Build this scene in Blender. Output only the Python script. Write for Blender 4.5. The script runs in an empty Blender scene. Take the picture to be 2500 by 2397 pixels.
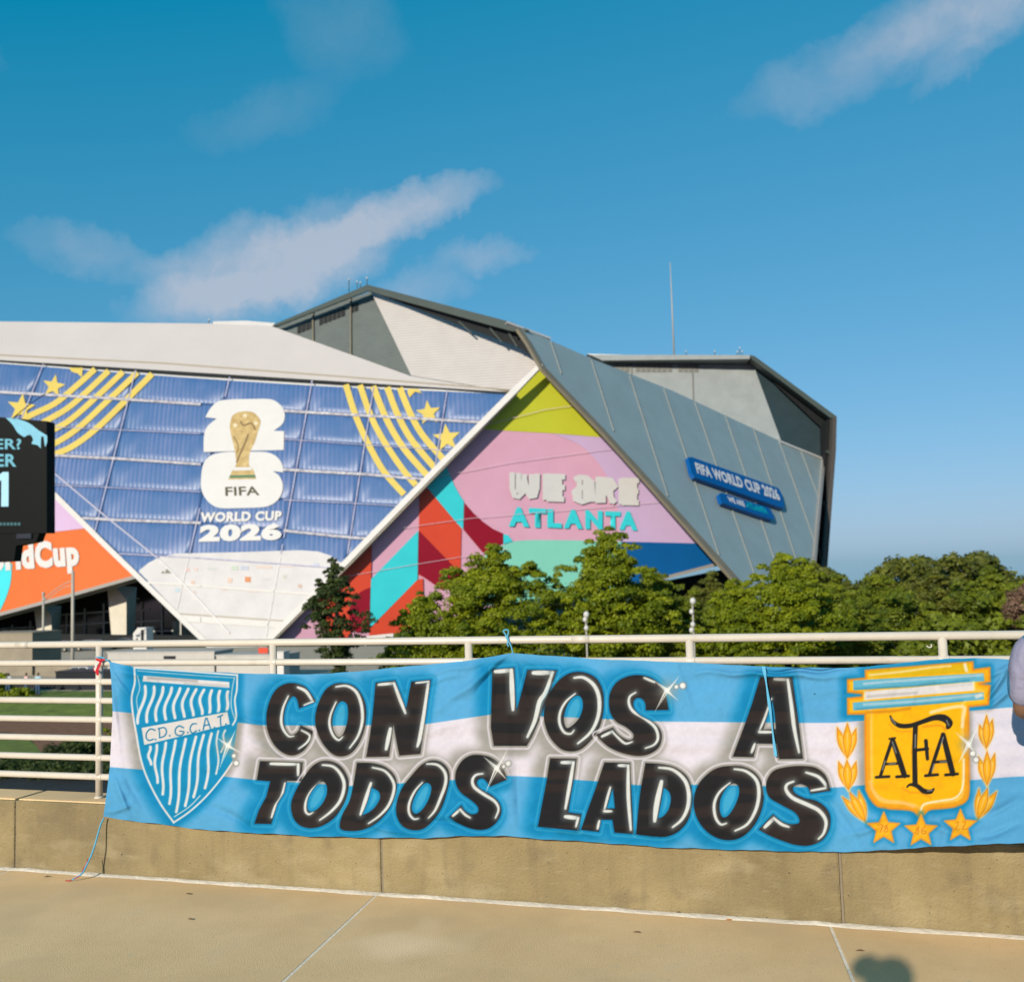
import bpy, math, random
import numpy as np
from mathutils import Vector, Matrix
random.seed(7); RNG = np.random.default_rng(11)
SC = bpy.context.scene; COL = SC.collection

# ------------------------------------------------------------------ camera
F, CX, CY, HC = 2500., 1250., 1198.5, 1.72
UP = np.array([-.03, 1, -.0794]); UP /= np.linalg.norm(UP)
AX = np.array([3.3, .1786, 1.]); AX -= UP*(AX@UP); AX /= np.linalg.norm(AX)
M3 = np.array([AX, np.cross(UP, AX), UP])          # world = M3 @ camera space
cd = bpy.data.cameras.new('camera'); cam = bpy.data.objects.new('camera', cd); COL.objects.link(cam)
mw = Matrix.Identity(4)
for i in range(3):
    for j in range(3): mw[i][j] = float(M3[i][j])
mw.translation = (0, 0, HC); cam.matrix_world = mw
cd.sensor_fit = 'HORIZONTAL'; cd.sensor_width = 36; cd.lens = 36*F/2500; cd.clip_start = .05; cd.clip_end = 20000
cd.dof.use_dof = True; cd.dof.focus_distance = 5.35; cd.dof.aperture_fstop = 3.2
SC.camera = cam

# ------------------------------------------------------------------ light
SUN_AZ, SUN_EL = 9.0, 19.9                            # heading of the light from +Y, elevation
az, el = math.radians(SUN_AZ), math.radians(SUN_EL)
sdir = Vector((math.sin(az)*math.cos(el), math.cos(az)*math.cos(el), -math.sin(el)))
sl = bpy.data.lights.new('sun', 'SUN'); sl.energy = 4.6; sl.angle = math.radians(.53); sl.color = (1, .905, .76)
so = bpy.data.objects.new('sun', sl); so.rotation_euler = sdir.to_track_quat('-Z', 'Y').to_euler(); so.location = (-20, -60, 60); COL.objects.link(so)
SC.view_settings.view_transform = 'Standard'; SC.view_settings.look = 'None'
SC.view_settings.exposure = 0.3; SC.view_settings.gamma = 1; SC.view_settings.use_curve_mapping = False
SC.cycles.max_bounces = 5; SC.cycles.diffuse_bounces = 3; SC.cycles.transparent_max_bounces = 12
SC.cycles.sample_clamp_indirect = 6

def rays(u, v):
    u = np.asarray(u, float); v = np.asarray(v, float)
    c = np.stack([(u-CX)/F, -(v-CY)/F, -np.ones_like(u)], -1)
    return c @ M3.T
O3 = np.array([0, 0, HC])
def at_z(u, v, z=0.): r = rays(u, v); return r*((z-HC)/r[..., 2])[..., None] + O3
def at_y(u, v, y): r = rays(u, v); return r*(y/r[..., 1])[..., None] + O3

W = bpy.data.worlds.new('World'); SC.world = W; W.use_nodes = True
nt = W.node_tree; N = nt.nodes; L = nt.links; N.clear()
out = N.new('ShaderNodeOutputWorld'); bg = N.new('ShaderNodeBackground'); L.new(bg.outputs[0], out.inputs[0])
bg.inputs[1].default_value = .1
sky = N.new('ShaderNodeTexSky'); sky.sky_type = 'NISHITA'; sky.sun_disc = False
sky.sun_elevation = el; sky.sun_rotation = math.pi+az; sky.air_density = 1.0; sky.dust_density = .6; sky.ozone_density = 2.2
tc = N.new('ShaderNodeTexCoord')
def wmath(op, a, b=None, clamp=False):
    n = N.new('ShaderNodeMath'); n.operation = op; n.use_clamp = clamp
    for k, x in enumerate((a, b)):
        if x is None: continue
        if isinstance(x, (int, float)): n.inputs[k].default_value = x
        else: L.new(x, n.inputs[k])
    return n.outputs[0]
# film-like response of the whole sky: compressed towards the horizon, deep azure overhead
sp = N.new('ShaderNodeSeparateColor'); L.new(sky.outputs[0], sp.inputs[0]); cb = N.new('ShaderNodeCombineColor')
L.new(wmath('MULTIPLY', wmath('POWER', wmath('MAXIMUM', wmath('SUBTRACT', wmath('MULTIPLY', sp.outputs[0], .1), .096), .001), .85), 4.5), cb.inputs[0])
L.new(wmath('MULTIPLY', wmath('POWER', wmath('MULTIPLY', sp.outputs[1], .1), .55), 5.1), cb.inputs[1])
L.new(wmath('MULTIPLY', wmath('POWER', wmath('MULTIPLY', wmath('ADD', sp.outputs[2], wmath('MULTIPLY', sp.outputs[0], .3)), .1), .55), 6.5), cb.inputs[2])
nz = N.new('ShaderNodeTexNoise'); nz.inputs['Scale'].default_value = 9; nz.inputs['Detail'].default_value = 9; nz.inputs['Roughness'].default_value = .66
L.new(tc.outputs['Generated'], nz.inputs['Vector'])
vs = N.new('ShaderNodeVectorMath'); vs.operation = 'SUBTRACT'; L.new(nz.outputs['Color'], vs.inputs[0]); vs.inputs[1].default_value = (.5, .5, .5)
vm = N.new('ShaderNodeVectorMath'); vm.operation = 'SCALE'; L.new(vs.outputs[0], vm.inputs[0]); vm.inputs['Scale'].default_value = .085
va = N.new('ShaderNodeVectorMath'); va.operation = 'ADD'; L.new(tc.outputs['Generated'], va.inputs[0]); L.new(vm.outputs[0], va.inputs[1])
def cloud(u, v, ru, rv, ang, dens):
    c = rays(u, v); c /= np.linalg.norm(c)
    a = math.radians(ang)
    p = rays(u+50*math.cos(a), v-50*math.sin(a)); p /= np.linalg.norm(p)
    ta = p-c*(p@c); ta /= np.linalg.norm(ta); tb = np.cross(c, ta)
    qs = []
    for t, r in ((ta, ru), (tb, rv)):
        d = N.new('ShaderNodeVectorMath'); d.operation = 'DOT_PRODUCT'; L.new(va.outputs[0], d.inputs[0])
        d.inputs[1].default_value = tuple(float(x)*F/r for x in t)
        qs.append(wmath('POWER', wmath('ABSOLUTE', d.outputs['Value']), 2.))
    f = N.new('ShaderNodeVectorMath'); f.operation = 'DOT_PRODUCT'; L.new(va.outputs[0], f.inputs[0]); f.inputs[1].default_value = tuple(float(x) for x in c)
    q = wmath('SUBTRACT', 1., wmath('ADD', qs[0], qs[1]), clamp=True)
    q = wmath('MULTIPLY', q, wmath('GREATER_THAN', f.outputs['Value'], 0.))
    return wmath('MULTIPLY', wmath('POWER', q, 1.15), dens)
clouds = [(650, 650, 310, 115, 12, .68), (960, 525, 265, 72, 17, .8), (530, 745, 250, 72, 8, .55), (790, 600, 220, 130, 25, .45), (230, 625, 200, 60, -15, .22),
          (1170, 630, 150, 45, 8, .26), (1020, 720, 150, 60, 10, .24), (2250, 90, 430, 95, 22, .36), (2470, 10, 300, 90, 20, .25), (2340, 170, 120, 40, 35, .25),
          (840, 60, 130, 170, 80, .10), (650, 275, 220, 70, 15, .08), (-700, 300, 500, 140, 12, .6), (3300, 500, 500, 120, 8, .5), (1300, -900, 700, 200, 15, .5)]
tot = None
for c in clouds:
    q = cloud(*c); tot = q if tot is None else wmath('ADD', tot, q)
nz2 = N.new('ShaderNodeTexNoise'); nz2.inputs['Scale'].default_value = 22; nz2.inputs['Detail'].default_value = 10; nz2.inputs['Roughness'].default_value = .62
L.new(va.outputs[0], nz2.inputs['Vector'])
fac = wmath('MULTIPLY', tot, wmath('ADD', wmath('MULTIPLY', nz2.outputs['Fac'], 2.0), .12), clamp=True)
mx = N.new('ShaderNodeMixRGB'); L.new(wmath('MULTIPLY', wmath('POWER', fac, .9), .68), mx.inputs[0]); L.new(cb.outputs[0], mx.inputs[1])
mx.inputs[2].default_value = (4.7, 4.75, 5.3, 1)
L.new(mx.outputs[0], bg.inputs[0])

# ------------------------------------------------------------------ helpers
def lin(r, g, b):
    f = lambda c: (c/255/12.92) if c/255 <= .04045 else ((c/255+.055)/1.055)**2.4
    return (f(r), f(g), f(b))
MATS = {}
def mat(name, col, rough=.7, var=.12, scale=4., bump=0., bscale=None, metal=0., spec=.3, col2=None, sheen=0, mapping=None, emit=None, detail=6, k=.61):
    if name in MATS: return MATS[name]
    col = [c*k for c in col]; col2 = [c*k for c in col2] if col2 else None
    m = bpy.data.materials.new(name); m.use_nodes = True; t = m.node_tree; b = t.nodes['Principled BSDF']
    b.inputs['Roughness'].default_value = rough; b.inputs['Metallic'].default_value = metal; b.inputs['Specular IOR Level'].default_value = spec
    tcn = t.nodes.new('ShaderNodeTexCoord'); src = tcn.outputs['Object']
    if mapping:
        mp = t.nodes.new('ShaderNodeMapping'); mp.inputs['Scale'].default_value = mapping; t.links.new(src, mp.inputs[0]); src = mp.outputs[0]
    n = t.nodes.new('ShaderNodeTexNoise'); n.inputs['Scale'].default_value = scale; n.inputs['Detail'].default_value = detail; n.inputs['Roughness'].default_value = .65
    t.links.new(src, n.inputs['Vector'])
    r = t.nodes.new('ShaderNodeValToRGB'); r.color_ramp.elements[0].position = .3; r.color_ramp.elements[1].position = .7
    c1 = [max(0, c*(1-var)) for c in col]; c2 = list(col2) if col2 else [min(1, c*(1+var)) for c in col]
    r.color_ramp.elements[0].color = (*c1, 1); r.color_ramp.elements[1].color = (*c2, 1)
    t.links.new(n.outputs['Fac'], r.inputs[0]); t.links.new(r.outputs[0], b.inputs['Base Color'])
    if bump:
        n2 = t.nodes.new('ShaderNodeTexNoise'); n2.inputs['Scale'].default_value = bscale or scale*6; n2.inputs['Detail'].default_value = 8
        t.links.new(src, n2.inputs['Vector'])
        bp = t.nodes.new('ShaderNodeBump'); bp.inputs['Strength'].default_value = bump; bp.inputs['Distance'].default_value = .02
        t.links.new(n2.outputs['Fac'], bp.inputs['Height']); t.links.new(bp.outputs[0], b.inputs['Normal'])
    if emit:
        b.inputs['Emission Color'].default_value = (*emit[:3], 1); b.inputs['Emission Strength'].default_value = emit[3]
    MATS[name] = m; return m

LOC = {}
def thing(name, label, cat, loc=(0, 0, 0), group=None):
    o = bpy.data.objects.new(name, None); COL.objects.link(o); o.location = loc; o.empty_display_size = .3
    o['label'] = label; o['category'] = cat
    if group: o['group'] = group
    LOC[o.name] = Vector(loc); return o
def tag(o, label, cat, group=None):
    o['label'] = label; o['category'] = cat
    if group: o['group'] = group
    return o
def link(name, me, parent=None, kind=None):
    o = bpy.data.objects.new(name, me); COL.objects.link(o)
    if parent is not None:
        o.parent = parent
        if parent.name in LOC: o.location = -LOC[parent.name]
    if kind: o['kind'] = kind
    return o
def mesh(name, vs, fs, m, parent=None, smooth=False, kind=None):
    me = bpy.data.meshes.new(name); me.from_pydata([tuple(map(float, v)) for v in vs], [], [tuple(f) for f in fs]); me.update()
    if m: me.materials.append(m)
    if smooth: me.polygons.foreach_set('use_smooth', [True]*len(me.polygons))
    return link(name, me, parent, kind)
def prism(name, pts, off, m, parent=None, kind=None):
    n = len(pts); a = [np.asarray(p, float) for p in pts]; off = np.asarray(off, float); b = [p+off for p in a]
    fs = [tuple(range(n)), tuple(range(2*n-1, n-1, -1))]+[(i, n+i, n+(i+1) % n, (i+1) % n) for i in range(n)]
    return mesh(name, a+b, fs, m, parent, kind=kind)
def box(name, lo, hi, m, parent=None, kind=None, bev=0):
    x0, y0, z0 = lo; x1, y1, z1 = hi
    o = prism(name, [(x0, y0, z0), (x1, y0, z0), (x1, y0, z1), (x0, y0, z1)], (0, y1-y0, 0), m, parent, kind)
    if bev:
        md = o.modifiers.new('b', 'BEVEL'); md.width = bev; md.segments = 2
    return o
def tube(name, pts, rad, m, parent=None, seg=10, cap=True, kind=None):
    pts = [Vector(p) for p in pts]; n = len(pts); rad = rad if isinstance(rad, (list, tuple)) else [rad]*n
    vs = []; fs = []
    for i, p in enumerate(pts):
        d = (pts[min(i+1, n-1)]-pts[max(i-1, 0)]).normalized()
        a = d.orthogonal() if i == 0 else (ref - d*ref.dot(d)); a.normalize(); ref = a; b = d.cross(a)
        for k in range(seg):
            t = 2*math.pi*k/seg; vs.append(p+(a*math.cos(t)+b*math.sin(t))*rad[i])
    for i in range(n-1):
        for k in range(seg): fs.append((i*seg+k, i*seg+(k+1) % seg, (i+1)*seg+(k+1) % seg, (i+1)*seg+k))
    if cap: fs += [tuple(range(seg-1, -1, -1)), tuple(range((n-1)*seg, n*seg))]
    o = mesh(name, vs, fs, m, parent, True, kind); return o
def sphere(name, c, r, m, parent=None, seg=12, ring=8, sc=(1, 1, 1)):
    vs = []; fs = []
    for i in range(ring+1):
        t = math.pi*i/ring
        for k in range(seg):
            p = 2*math.pi*k/seg; vs.append((c[0]+r*sc[0]*math.sin(t)*math.cos(p), c[1]+r*sc[1]*math.sin(t)*math.sin(p), c[2]+r*sc[2]*math.cos(t)))
    for i in range(ring):
        for k in range(seg): fs.append((i*seg+k, (i+1)*seg+k, (i+1)*seg+(k+1) % seg, i*seg+(k+1) % seg))
    return mesh(name, vs, fs, m, parent, True)

class Plane:
    """a real plane in the world through three surveyed points (pixel ray, distance)"""
    def __init__(s, a, b, c):
        s.p = at_y(*a); q = at_y(*b); r = at_y(*c); n = np.cross(q-s.p, r-s.p); n /= np.linalg.norm(n)
        s.n = n if n[1] < 0 else -n
    def P(s, u, v, off=0.):
        r = rays(u, v); p0 = s.p+s.n*off
        t = ((p0-O3)@s.n)/(r@s.n); return r*t[..., None]+O3 if np.ndim(t) else r*t+O3
BACK = np.array([-.2, .97, 0])
def poly(name, px, pl, off, m, parent): return mesh(name, [pl.P(u, v, off) for u, v in px], [tuple(range(len(px)))], m, parent)
def solid(name, px, pl, off, m, parent, depth): return prism(name, [pl.P(u, v, off) for u, v in px], BACK*depth, m, parent)
def ribbon_px(line, w):
    line = np.array(line, float); n = len(line); w = w if isinstance(w, (list, tuple)) else [w]*n
    A = []; B = []
    for i in range(n):
        d = line[min(i+1, n-1)]-line[max(i-1, 0)]; d /= np.linalg.norm(d); q = np.array([-d[1], d[0]])*w[i]/2
        A.append(line[i]+q); B.append(line[i]-q)
    return A, B
def ribbon(name, line, w, pl, off, m, parent, th=0.):
    A, B = ribbon_px(line, w); n = len(A)
    vs = [pl.P(*p, off) for p in A]+[pl.P(*p, off) for p in B]
    fs = [(i, i+1, n+i+1, n+i) for i in range(n-1)]
    if th:
        k = len(vs); vs = vs+[v-pl.n*th for v in vs]
        fs += [(i, k+i, k+i+1, i+1) for i in range(n-1)]+[(n+i, n+i+1, k+n+i+1, k+n+i) for i in range(n-1)]+[(0, n, k+n, k), (n-1, k+n-1, k+2*n-1, 2*n-1)]
        fs += [(k+i, k+n+i, k+n+i+1, k+i+1) for i in range(n-1)]
    return mesh(name, vs, fs, m, parent)
def smooth_open(pts, k=6):
    pts = [np.array(p, float) for p in pts]; o = []
    for i in range(len(pts)-1):
        p0 = pts[max(i-1, 0)]; p1 = pts[i]; p2 = pts[i+1]; p3 = pts[min(i+2, len(pts)-1)]
        for j in range(k):
            t = j/k; o.append(.5*(2*p1+(p2-p0)*t+(2*p0-5*p1+4*p2-p3)*t*t+(3*p1-p0-3*p2+p3)*t**3))
    o.append(pts[-1]); return o
def smooth_closed(pts, k=5):
    """closed Catmull-Rom; a point with a third entry is kept as a corner"""
    n = len(pts); P = [np.array(p[:2], float) for p in pts]; C = [len(p) > 2 for p in pts]; o = []
    for i in range(n):
        p1 = P[i]; p2 = P[(i+1) % n]; p0 = p1 if C[i] else P[i-1]; p3 = p2 if C[(i+1) % n] else P[(i+2) % n]
        for j in range(k):
            t = j/k; o.append(.5*(2*p1+(p2-p0)*t+(2*p0-5*p1+4*p2-p3)*t*t+(3*p1-p0-3*p2+p3)*t**3))
    return o
def star_px(cx, cy, r, rot=0., r2=.42, sx=1.):
    return [(cx+sx*(r if i % 2 == 0 else r*r2)*math.sin(math.pi*i/5+rot), cy-(r if i % 2 == 0 else r*r2)*math.cos(math.pi*i/5+rot)) for i in range(10)]
def text_on(name, s, quad, pl, off, m, parent, bold=.04, xs=1.):
    """flat lettering laid on a plane; quad = top-left, top-right, bottom-right, bottom-left"""
    cu = bpy.data.curves.new('t', 'FONT'); cu.body = s; cu.size = 1; cu.offset = bold; cu.resolution_u = 3; cu.space_character = 1+bold*1.6
    ob = bpy.data.objects.new('t', cu); COL.objects.link(ob); me = bpy.data.meshes.new_from_object(ob); bpy.data.objects.remove(ob)
    co = np.zeros(len(me.vertices)*3); me.vertices.foreach_get('co', co); co = co.reshape(-1, 3)[:, :2]
    lo = co.min(0); hi = co.max(0); q = (co-lo)/(hi-lo); a, b = q[:, 0:1], 1-q[:, 1:2]
    TL, TR, BR, BL = [np.array(x, float) for x in quad]
    px = (TL*(1-a)+TR*a)*(1-b)+(BL*(1-a)+BR*a)*b
    w = pl.P(px[:, 0], px[:, 1], off)
    me.vertices.foreach_set('co', w.ravel()); me.update(); me.materials.clear(); me.materials.append(m)
    for p in me.polygons: p.material_index = 0
    return link(name, me, parent)

# ------------------------------------------------------------------ ground
GZ = -7.5
M_grass = mat('grass', (.20, .27, .045), .9, .35, 1.2, .6, 30)
M_mulch = mat('mulch', (.34, .165, .09), .95, .3, 3, .8, 40)
M_dkgnd = mat('dark_ground', (.035, .042, .045), .85, .25, 2, .3, 60)
M_soil = mat('park_soil', (.10, .11, .05), .95, .3, .05)
M_conc = mat('pale_concrete', (.62, .53, .40), .8, .12, .8, .15)
mesh('ground', [(-6000, -40, GZ-.02), (6000, -40, GZ-.02), (6000, 230, GZ-.02), (-6000, 230, GZ-.02), (6000, 9000, -190), (-6000, 9000, -190)], [(0, 1, 2, 3), (3, 2, 4, 5)], M_soil, kind='structure')
def patch(name, px, z, m, kind='structure'):
    return mesh(name, [at_z(u, v, z) for u, v in px], [tuple(range(len(px)))], m, kind=kind)
BZ = -6.9
mesh('lawn', [(-90, 60.6, GZ), (12, 60.6, GZ), (12, 65.3, BZ), (-90, 65.3, BZ), (12, 70.5, BZ+.02), (-90, 70.5, BZ+.02)], [(0, 1, 2, 3), (3, 2, 4, 5)], M_grass, kind='structure')
mesh('plaza', [(-120, 70.5, BZ), (20, 70.5, BZ), (20, 118, BZ), (-120, 118, BZ)], [(0, 1, 2, 3)], M_conc, kind='structure')
patch('mulch_bed', smooth_closed([(-400, 1738, 1), (260, 1748), (900, 1750, 1), (900, 1850, 1), (260, 1836), (170, 1840), (110, 1842), (85, 1815), (60, 1798), (-20, 1786), (-400, 1780, 1)]), GZ+.02, M_mulch)
patch('lawn', [(-400, 1781), (-20, 1787), (60, 1799), (85, 1816), (108, 1842), (110, 1870), (-400, 1870)], GZ+.015, M_grass)
patch('dark_strip', [(-500, 1862), (1200, 1862), (1600, 2350), (-900, 2350)], GZ+.026, M_dkgnd)  # near-black strip of ground beyond the railing

# near bridge deck: slabs with sealed joints
M_deck = mat('deck_concrete', (.70, .475, .235), .85, .10, 1.1, .2, 160, col2=(.79, .55, .295), k=1)
t_ = M_deck.node_tree; b_ = t_.nodes['Principled BSDF']
def add_specks(m, scale, thr, dark, sep=.05):
    t = m.node_tree; b = t.nodes['Principled BSDF']; src = b.inputs['Base Color'].links[0].from_socket
    tcn = t.nodes.new('ShaderNodeTexCoord'); v = t.nodes.new('ShaderNodeTexNoise'); v.inputs['Scale'].default_value = scale; v.inputs['Detail'].default_value = 3
    t.links.new(tcn.outputs['Object'], v.inputs['Vector'])
    r = t.nodes.new('ShaderNodeValToRGB'); r.color_ramp.elements[0].position = thr; r.color_ramp.elements[1].position = thr+sep
    r.color_ramp.elements[0].color = (0, 0, 0, 1); r.color_ramp.elements[1].color = (1, 1, 1, 1)
    t.links.new(v.outputs['Fac'], r.inputs[0])
    mixn = t.nodes.new('ShaderNodeMixRGB'); mixn.inputs[2].default_value = (*dark, 1); t.links.new(r.outputs[0], mixn.inputs[0]); t.links.new(src, mixn.inputs[1])
    t.links.new(mixn.outputs[0], b.inputs['Base Color'])
add_specks(M_deck, 55, .68, (.44, .33, .19)); add_specks(M_deck, 14, .66, (.60, .45, .25), .12); add_specks(M_deck, 420, .62, (.48, .36, .20), .05); add_specks(M_deck, 2.2, .62, (.58, .45, .27), .2)
add_specks(M_deck, 1.3, .54, (.61, .43, .235), .16); add_specks(M_deck, .8, .60, (.83, .60, .36), .1); add_specks(M_deck, 260, .66, (.80, .65, .44), .06)
M_seal = mat('joint_sealant', (.80, .72, .60), .8, .12, 6, .3, k=.95)
M_slabside = mat('slab_edge', (.3, .25, .18), .9)
mesh('pavement', [(-14, -9, -.09), (7, -9, -.09), (7, 5.3, -.09), (-14, 5.3, -.09)], [(0, 1, 2, 3)], M_slabside, kind='structure')
pave = bpy.data.objects['pavement']
WY = 5.27                                                   # wall face
jx = [-14, -7.25, -4.87, -2.41, -.01, 2.4, 4.8, 7]
yb = WY-.045
skew = {-2.41: (-2.425, .087), -.01: (-.07, .137)}
def jline(x, y): x0, k = skew.get(x, (x, .11)); return x0+(yb-y)*k if -14 < x < 7 else x
for i in range(len(jx)-1):
    for (y0, y1) in ((-9, -3.2), (-3.192, yb)):
        a, b = jx[i], jx[i+1]; z = 0
        o = prism('slab', [(jline(a, y0)+.006, y0, z), (jline(b, y0)-.006, y0, z), (jline(b, y1)-.006, y1, z), (jline(a, y1)+.006, y1, z)], (0, 0, -.08), M_deck, pave)
        md = o.modifiers.new('b', 'BEVEL'); md.width = .004; md.segments = 2
for x in jx[1:-1]:
    prism('joint_sealant', [(jline(x, -9)-.0062, -9, -.002), (jline(x, -9)+.0062, -9, -.002), (jline(x, yb)+.0062, yb-.001, -.002), (jline(x, yb)-.0062, yb-.001, -.002)], (0, 0, -.05), M_seal, pave)
# the wider pale sealant strip along the foot of the parapet, slightly irregular
vs = []; n = 260
for i in range(n):
    x = -14+21*i/(n-1); w1 = .004*math.sin(x*7)+.003*math.sin(x*19+1)+.002*math.sin(x*53)
    vs += [(x, yb-.012-w1, .001), (x, (yb+WY)/2, .006+abs(w1)), (x, WY-.002, .003)]
mesh('joint_sealant', vs, [(3*i+k, 3*i+3+k, 3*i+4+k, 3*i+1+k) for i in range(n-1) for k in (0, 1)], M_seal, pave, True)

# ------------------------------------------------------------------ parapet wall
WT, WD = .415, .27
M_wall = mat('parapet_concrete', (.335, .258, .125), .9, .22, 1.6, .5, 90, col2=(.43, .335, .17), k=.66)
def stained(m):
    t = m.node_tree; b = t.nodes['Principled BSDF']; tcn = t.nodes.new('ShaderNodeTexCoord')
    def layer(scale3, sc, lo, hi, color, strength, seed=0, det=6):
        src = b.inputs['Base Color'].links[0].from_socket
        mp = t.nodes.new('ShaderNodeMapping'); mp.inputs['Scale'].default_value = scale3; mp.inputs['Location'].default_value = (seed, seed*2, 0); t.links.new(tcn.outputs['Object'], mp.inputs[0])
        n = t.nodes.new('ShaderNodeTexNoise'); n.inputs['Scale'].default_value = sc; n.inputs['Detail'].default_value = det; t.links.new(mp.outputs[0], n.inputs['Vector'])
        r = t.nodes.new('ShaderNodeValToRGB'); r.color_ramp.elements[0].position = lo; r.color_ramp.elements[1].position = hi
        r.color_ramp.elements[0].color = (0, 0, 0, 1); r.color_ramp.elements[1].color = (strength,)*3+(1,)
        t.links.new(n.outputs['Fac'], r.inputs[0])
        x = t.nodes.new('ShaderNodeMixRGB'); x.inputs[2].default_value = (*color, 1); t.links.new(r.outputs[0], x.inputs[0]); t.links.new(src, x.inputs[1]); t.links.new(x.outputs[0], b.inputs['Base Color'])
    layer((9, 1, .8), 1.5, .52, .72, (.14, .11, .06), .4, 3)          # dark run-off streaks
    layer((5, 1, .5), 1.2, .60, .78, (.38, .24, .11), .6, 9)           # rusty streaks
    layer((1, 1, 1.5), 1.1, .5, .8, (.13, .105, .06), .85, 5)
    layer((1.3, 1, 3), 2.6, .55, .7, (.40, .335, .21), .25, 14)
    layer((1, 1, 1), 6, .6, .72, (.14, .11, .065), .5, 21)           # grime clouds
    layer((1, 1, 1), 150, .64, .72, (.16, .13, .07), .5, 4, 3)
    layer((1, 1, 1), 70, .70, .73, (.05, .04, .03), .85, 1, 2)         # pits
    layer((1, 1, 1), 30, .80, .82, (.04, .035, .03), .9, 8, 1)         # larger bug holes
    layer((1, 1, 6), 9, .62, .75, (.28, .24, .15), .4, 12)             # form marks
stained(M_wall)
wall = thing('parapet_wall', 'low stained concrete parapet wall carrying the cream railing', 'wall', (-2, WY, 0))
for i in range(len(jx)-1):
    box('wall_panel', (jx[i]+.005, WY, -.3), (jx[i+1]-.005, WY+WD, WT-.006), M_wall, wall, bev=.012)
    box('wall_top', (jx[i]+.014, WY+.012, WT-.02), (jx[i+1]-.014, WY+WD-.012, WT), M_deck, wall, bev=.006)
for x in jx[1:-1]:
    box('joint_filler', (x-.006, WY+.012, -.2), (x+.006, WY+WD-.01, WT-.012), M_slabside, wall)
M_dark = mat('bridge_edge_concrete', (.25, .22, .17), .9)
box('bridge_edge', (-14, WY+.03, -1.1), (7, WY+WD-.02, -.31), M_dark, wall)

# ------------------------------------------------------------------ railing
RY = WY+.12
M_rail = mat('cream_paint', (.80, .73, .62), .36, .05, 9, .06, 60, spec=.45)
add_specks(M_rail, 45, .72, (.42, .26, .13), .03); add_specks(M_rail, 7, .62, (.43, .385, .31), .15)
rail = thing('railing', 'cream painted pipe railing with eight bars on the concrete parapet', 'railing', (-2, RY, WT))
px0 = [-4.348-1.211*k for k in range(1, 8)][::-1]+[-4.348+1.2165*k for k in range(0, 10)]
RZ = [1.352-.1157*k for k in range(8)]
for k, z in enumerate(RZ):
    tube('rail', [(-13.6, RY, z), (6.9, RY, z)], .0215 if k == 0 else .0195, M_rail, rail, 20)
for x in px0: 
    if x < 6.9:
        tube('post', [(x, RY, WT-.0), (x, RY, 1.345)], .0215, M_rail, rail, 20)
        [tube('weld', [(x-.027, RY, z_), (x-.021, RY, z_), (x+.021, RY, z_), (x+.027, RY, z_)], [.0198, .0228, .0228, .0198], M_rail, rail, 16) for z_ in RZ[1:]]
        tube('weld_collar', [(x, RY, WT), (x, RY, WT+.012)], [.031, .025], M_rail, rail, 16)
for x in [px0[0]+.6+3.65*k for k in range(6)]: tube('pipe_sleeve', [(x-.05, RY, RZ[0]), (x+.05, RY, RZ[0])], .0222, M_rail, rail, 20)

# ------------------------------------------------------------------ stadium
PG = Plane((575, 1645, 126), (-190, 880, 139), (1325, 885, 150))
PH = Plane((330, 1405, 136.5), (115, 1215, 140), (-60, 1520, 134))
PI_ = Plane((575, 1645, 127.0), (1325, 893, 152.3), (1790, 1400, 170))
PC = Plane((1270, 805, 150.5), (1790, 1400, 160), (1990, 1405, 182))
PA = Plane((-190, 880, 139.6), (1250, 958, 149), (665, 795, 153))
PW = Plane((905, 712, 160), (1330, 888, 155), (1005, 918, 151.5))
PB = Plane((665, 797, 159), (905, 712, 161), (1005, 918, 152.2))
PD = Plane((1430, 872, 215), (1832, 876, 218), (1905, 1075, 213))
PE_ = Plane((1832, 878, 218), (2018, 1030, 222), (1905, 1075, 213.2))

M_white = mat('white_roof_membrane', (.70, .655, .63), .55, .04, .12, .1, 8)
M_rim = mat('white_painted_steel', (.82, .79, .75), .4, .05, .5)
M_gut = mat('tan_metal_edge', (.26, .23, .165), .5, .1, .4)
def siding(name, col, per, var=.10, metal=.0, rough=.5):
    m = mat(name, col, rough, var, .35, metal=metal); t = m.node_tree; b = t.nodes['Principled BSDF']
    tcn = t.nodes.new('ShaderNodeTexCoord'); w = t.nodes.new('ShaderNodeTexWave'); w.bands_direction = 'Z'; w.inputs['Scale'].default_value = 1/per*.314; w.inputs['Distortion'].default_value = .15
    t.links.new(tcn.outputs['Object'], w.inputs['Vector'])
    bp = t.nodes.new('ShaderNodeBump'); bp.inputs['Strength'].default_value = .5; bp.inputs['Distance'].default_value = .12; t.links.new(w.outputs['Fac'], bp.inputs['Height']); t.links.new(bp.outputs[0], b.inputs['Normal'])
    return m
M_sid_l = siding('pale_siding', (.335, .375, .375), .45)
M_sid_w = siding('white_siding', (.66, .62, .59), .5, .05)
M_sid_d = siding('shaded_siding_b', (.15, .175, .165), .45)  # same cladding as the pale siding, with its shade put into the colour
M_sid_e = siding('shaded_siding_e', (.042, .072, .085), .5)  # same cladding again, darkened further to stand for the shaded end facet
M_fin = mat('blue_grey_metal_panel', (.385, .50, .535), .45, .07, .22, metal=.15)
M_eave = mat('dark_eave_metal', (.085, .105, .092), .5, .1, .3)
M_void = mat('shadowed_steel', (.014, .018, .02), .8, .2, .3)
M_louv = mat('louvre_dark', (.022, .024, .024), .6, .1, 1)
M_louv2 = mat('louvre_grey', (.20, .20, .18), .6, .1, 1)
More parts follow.
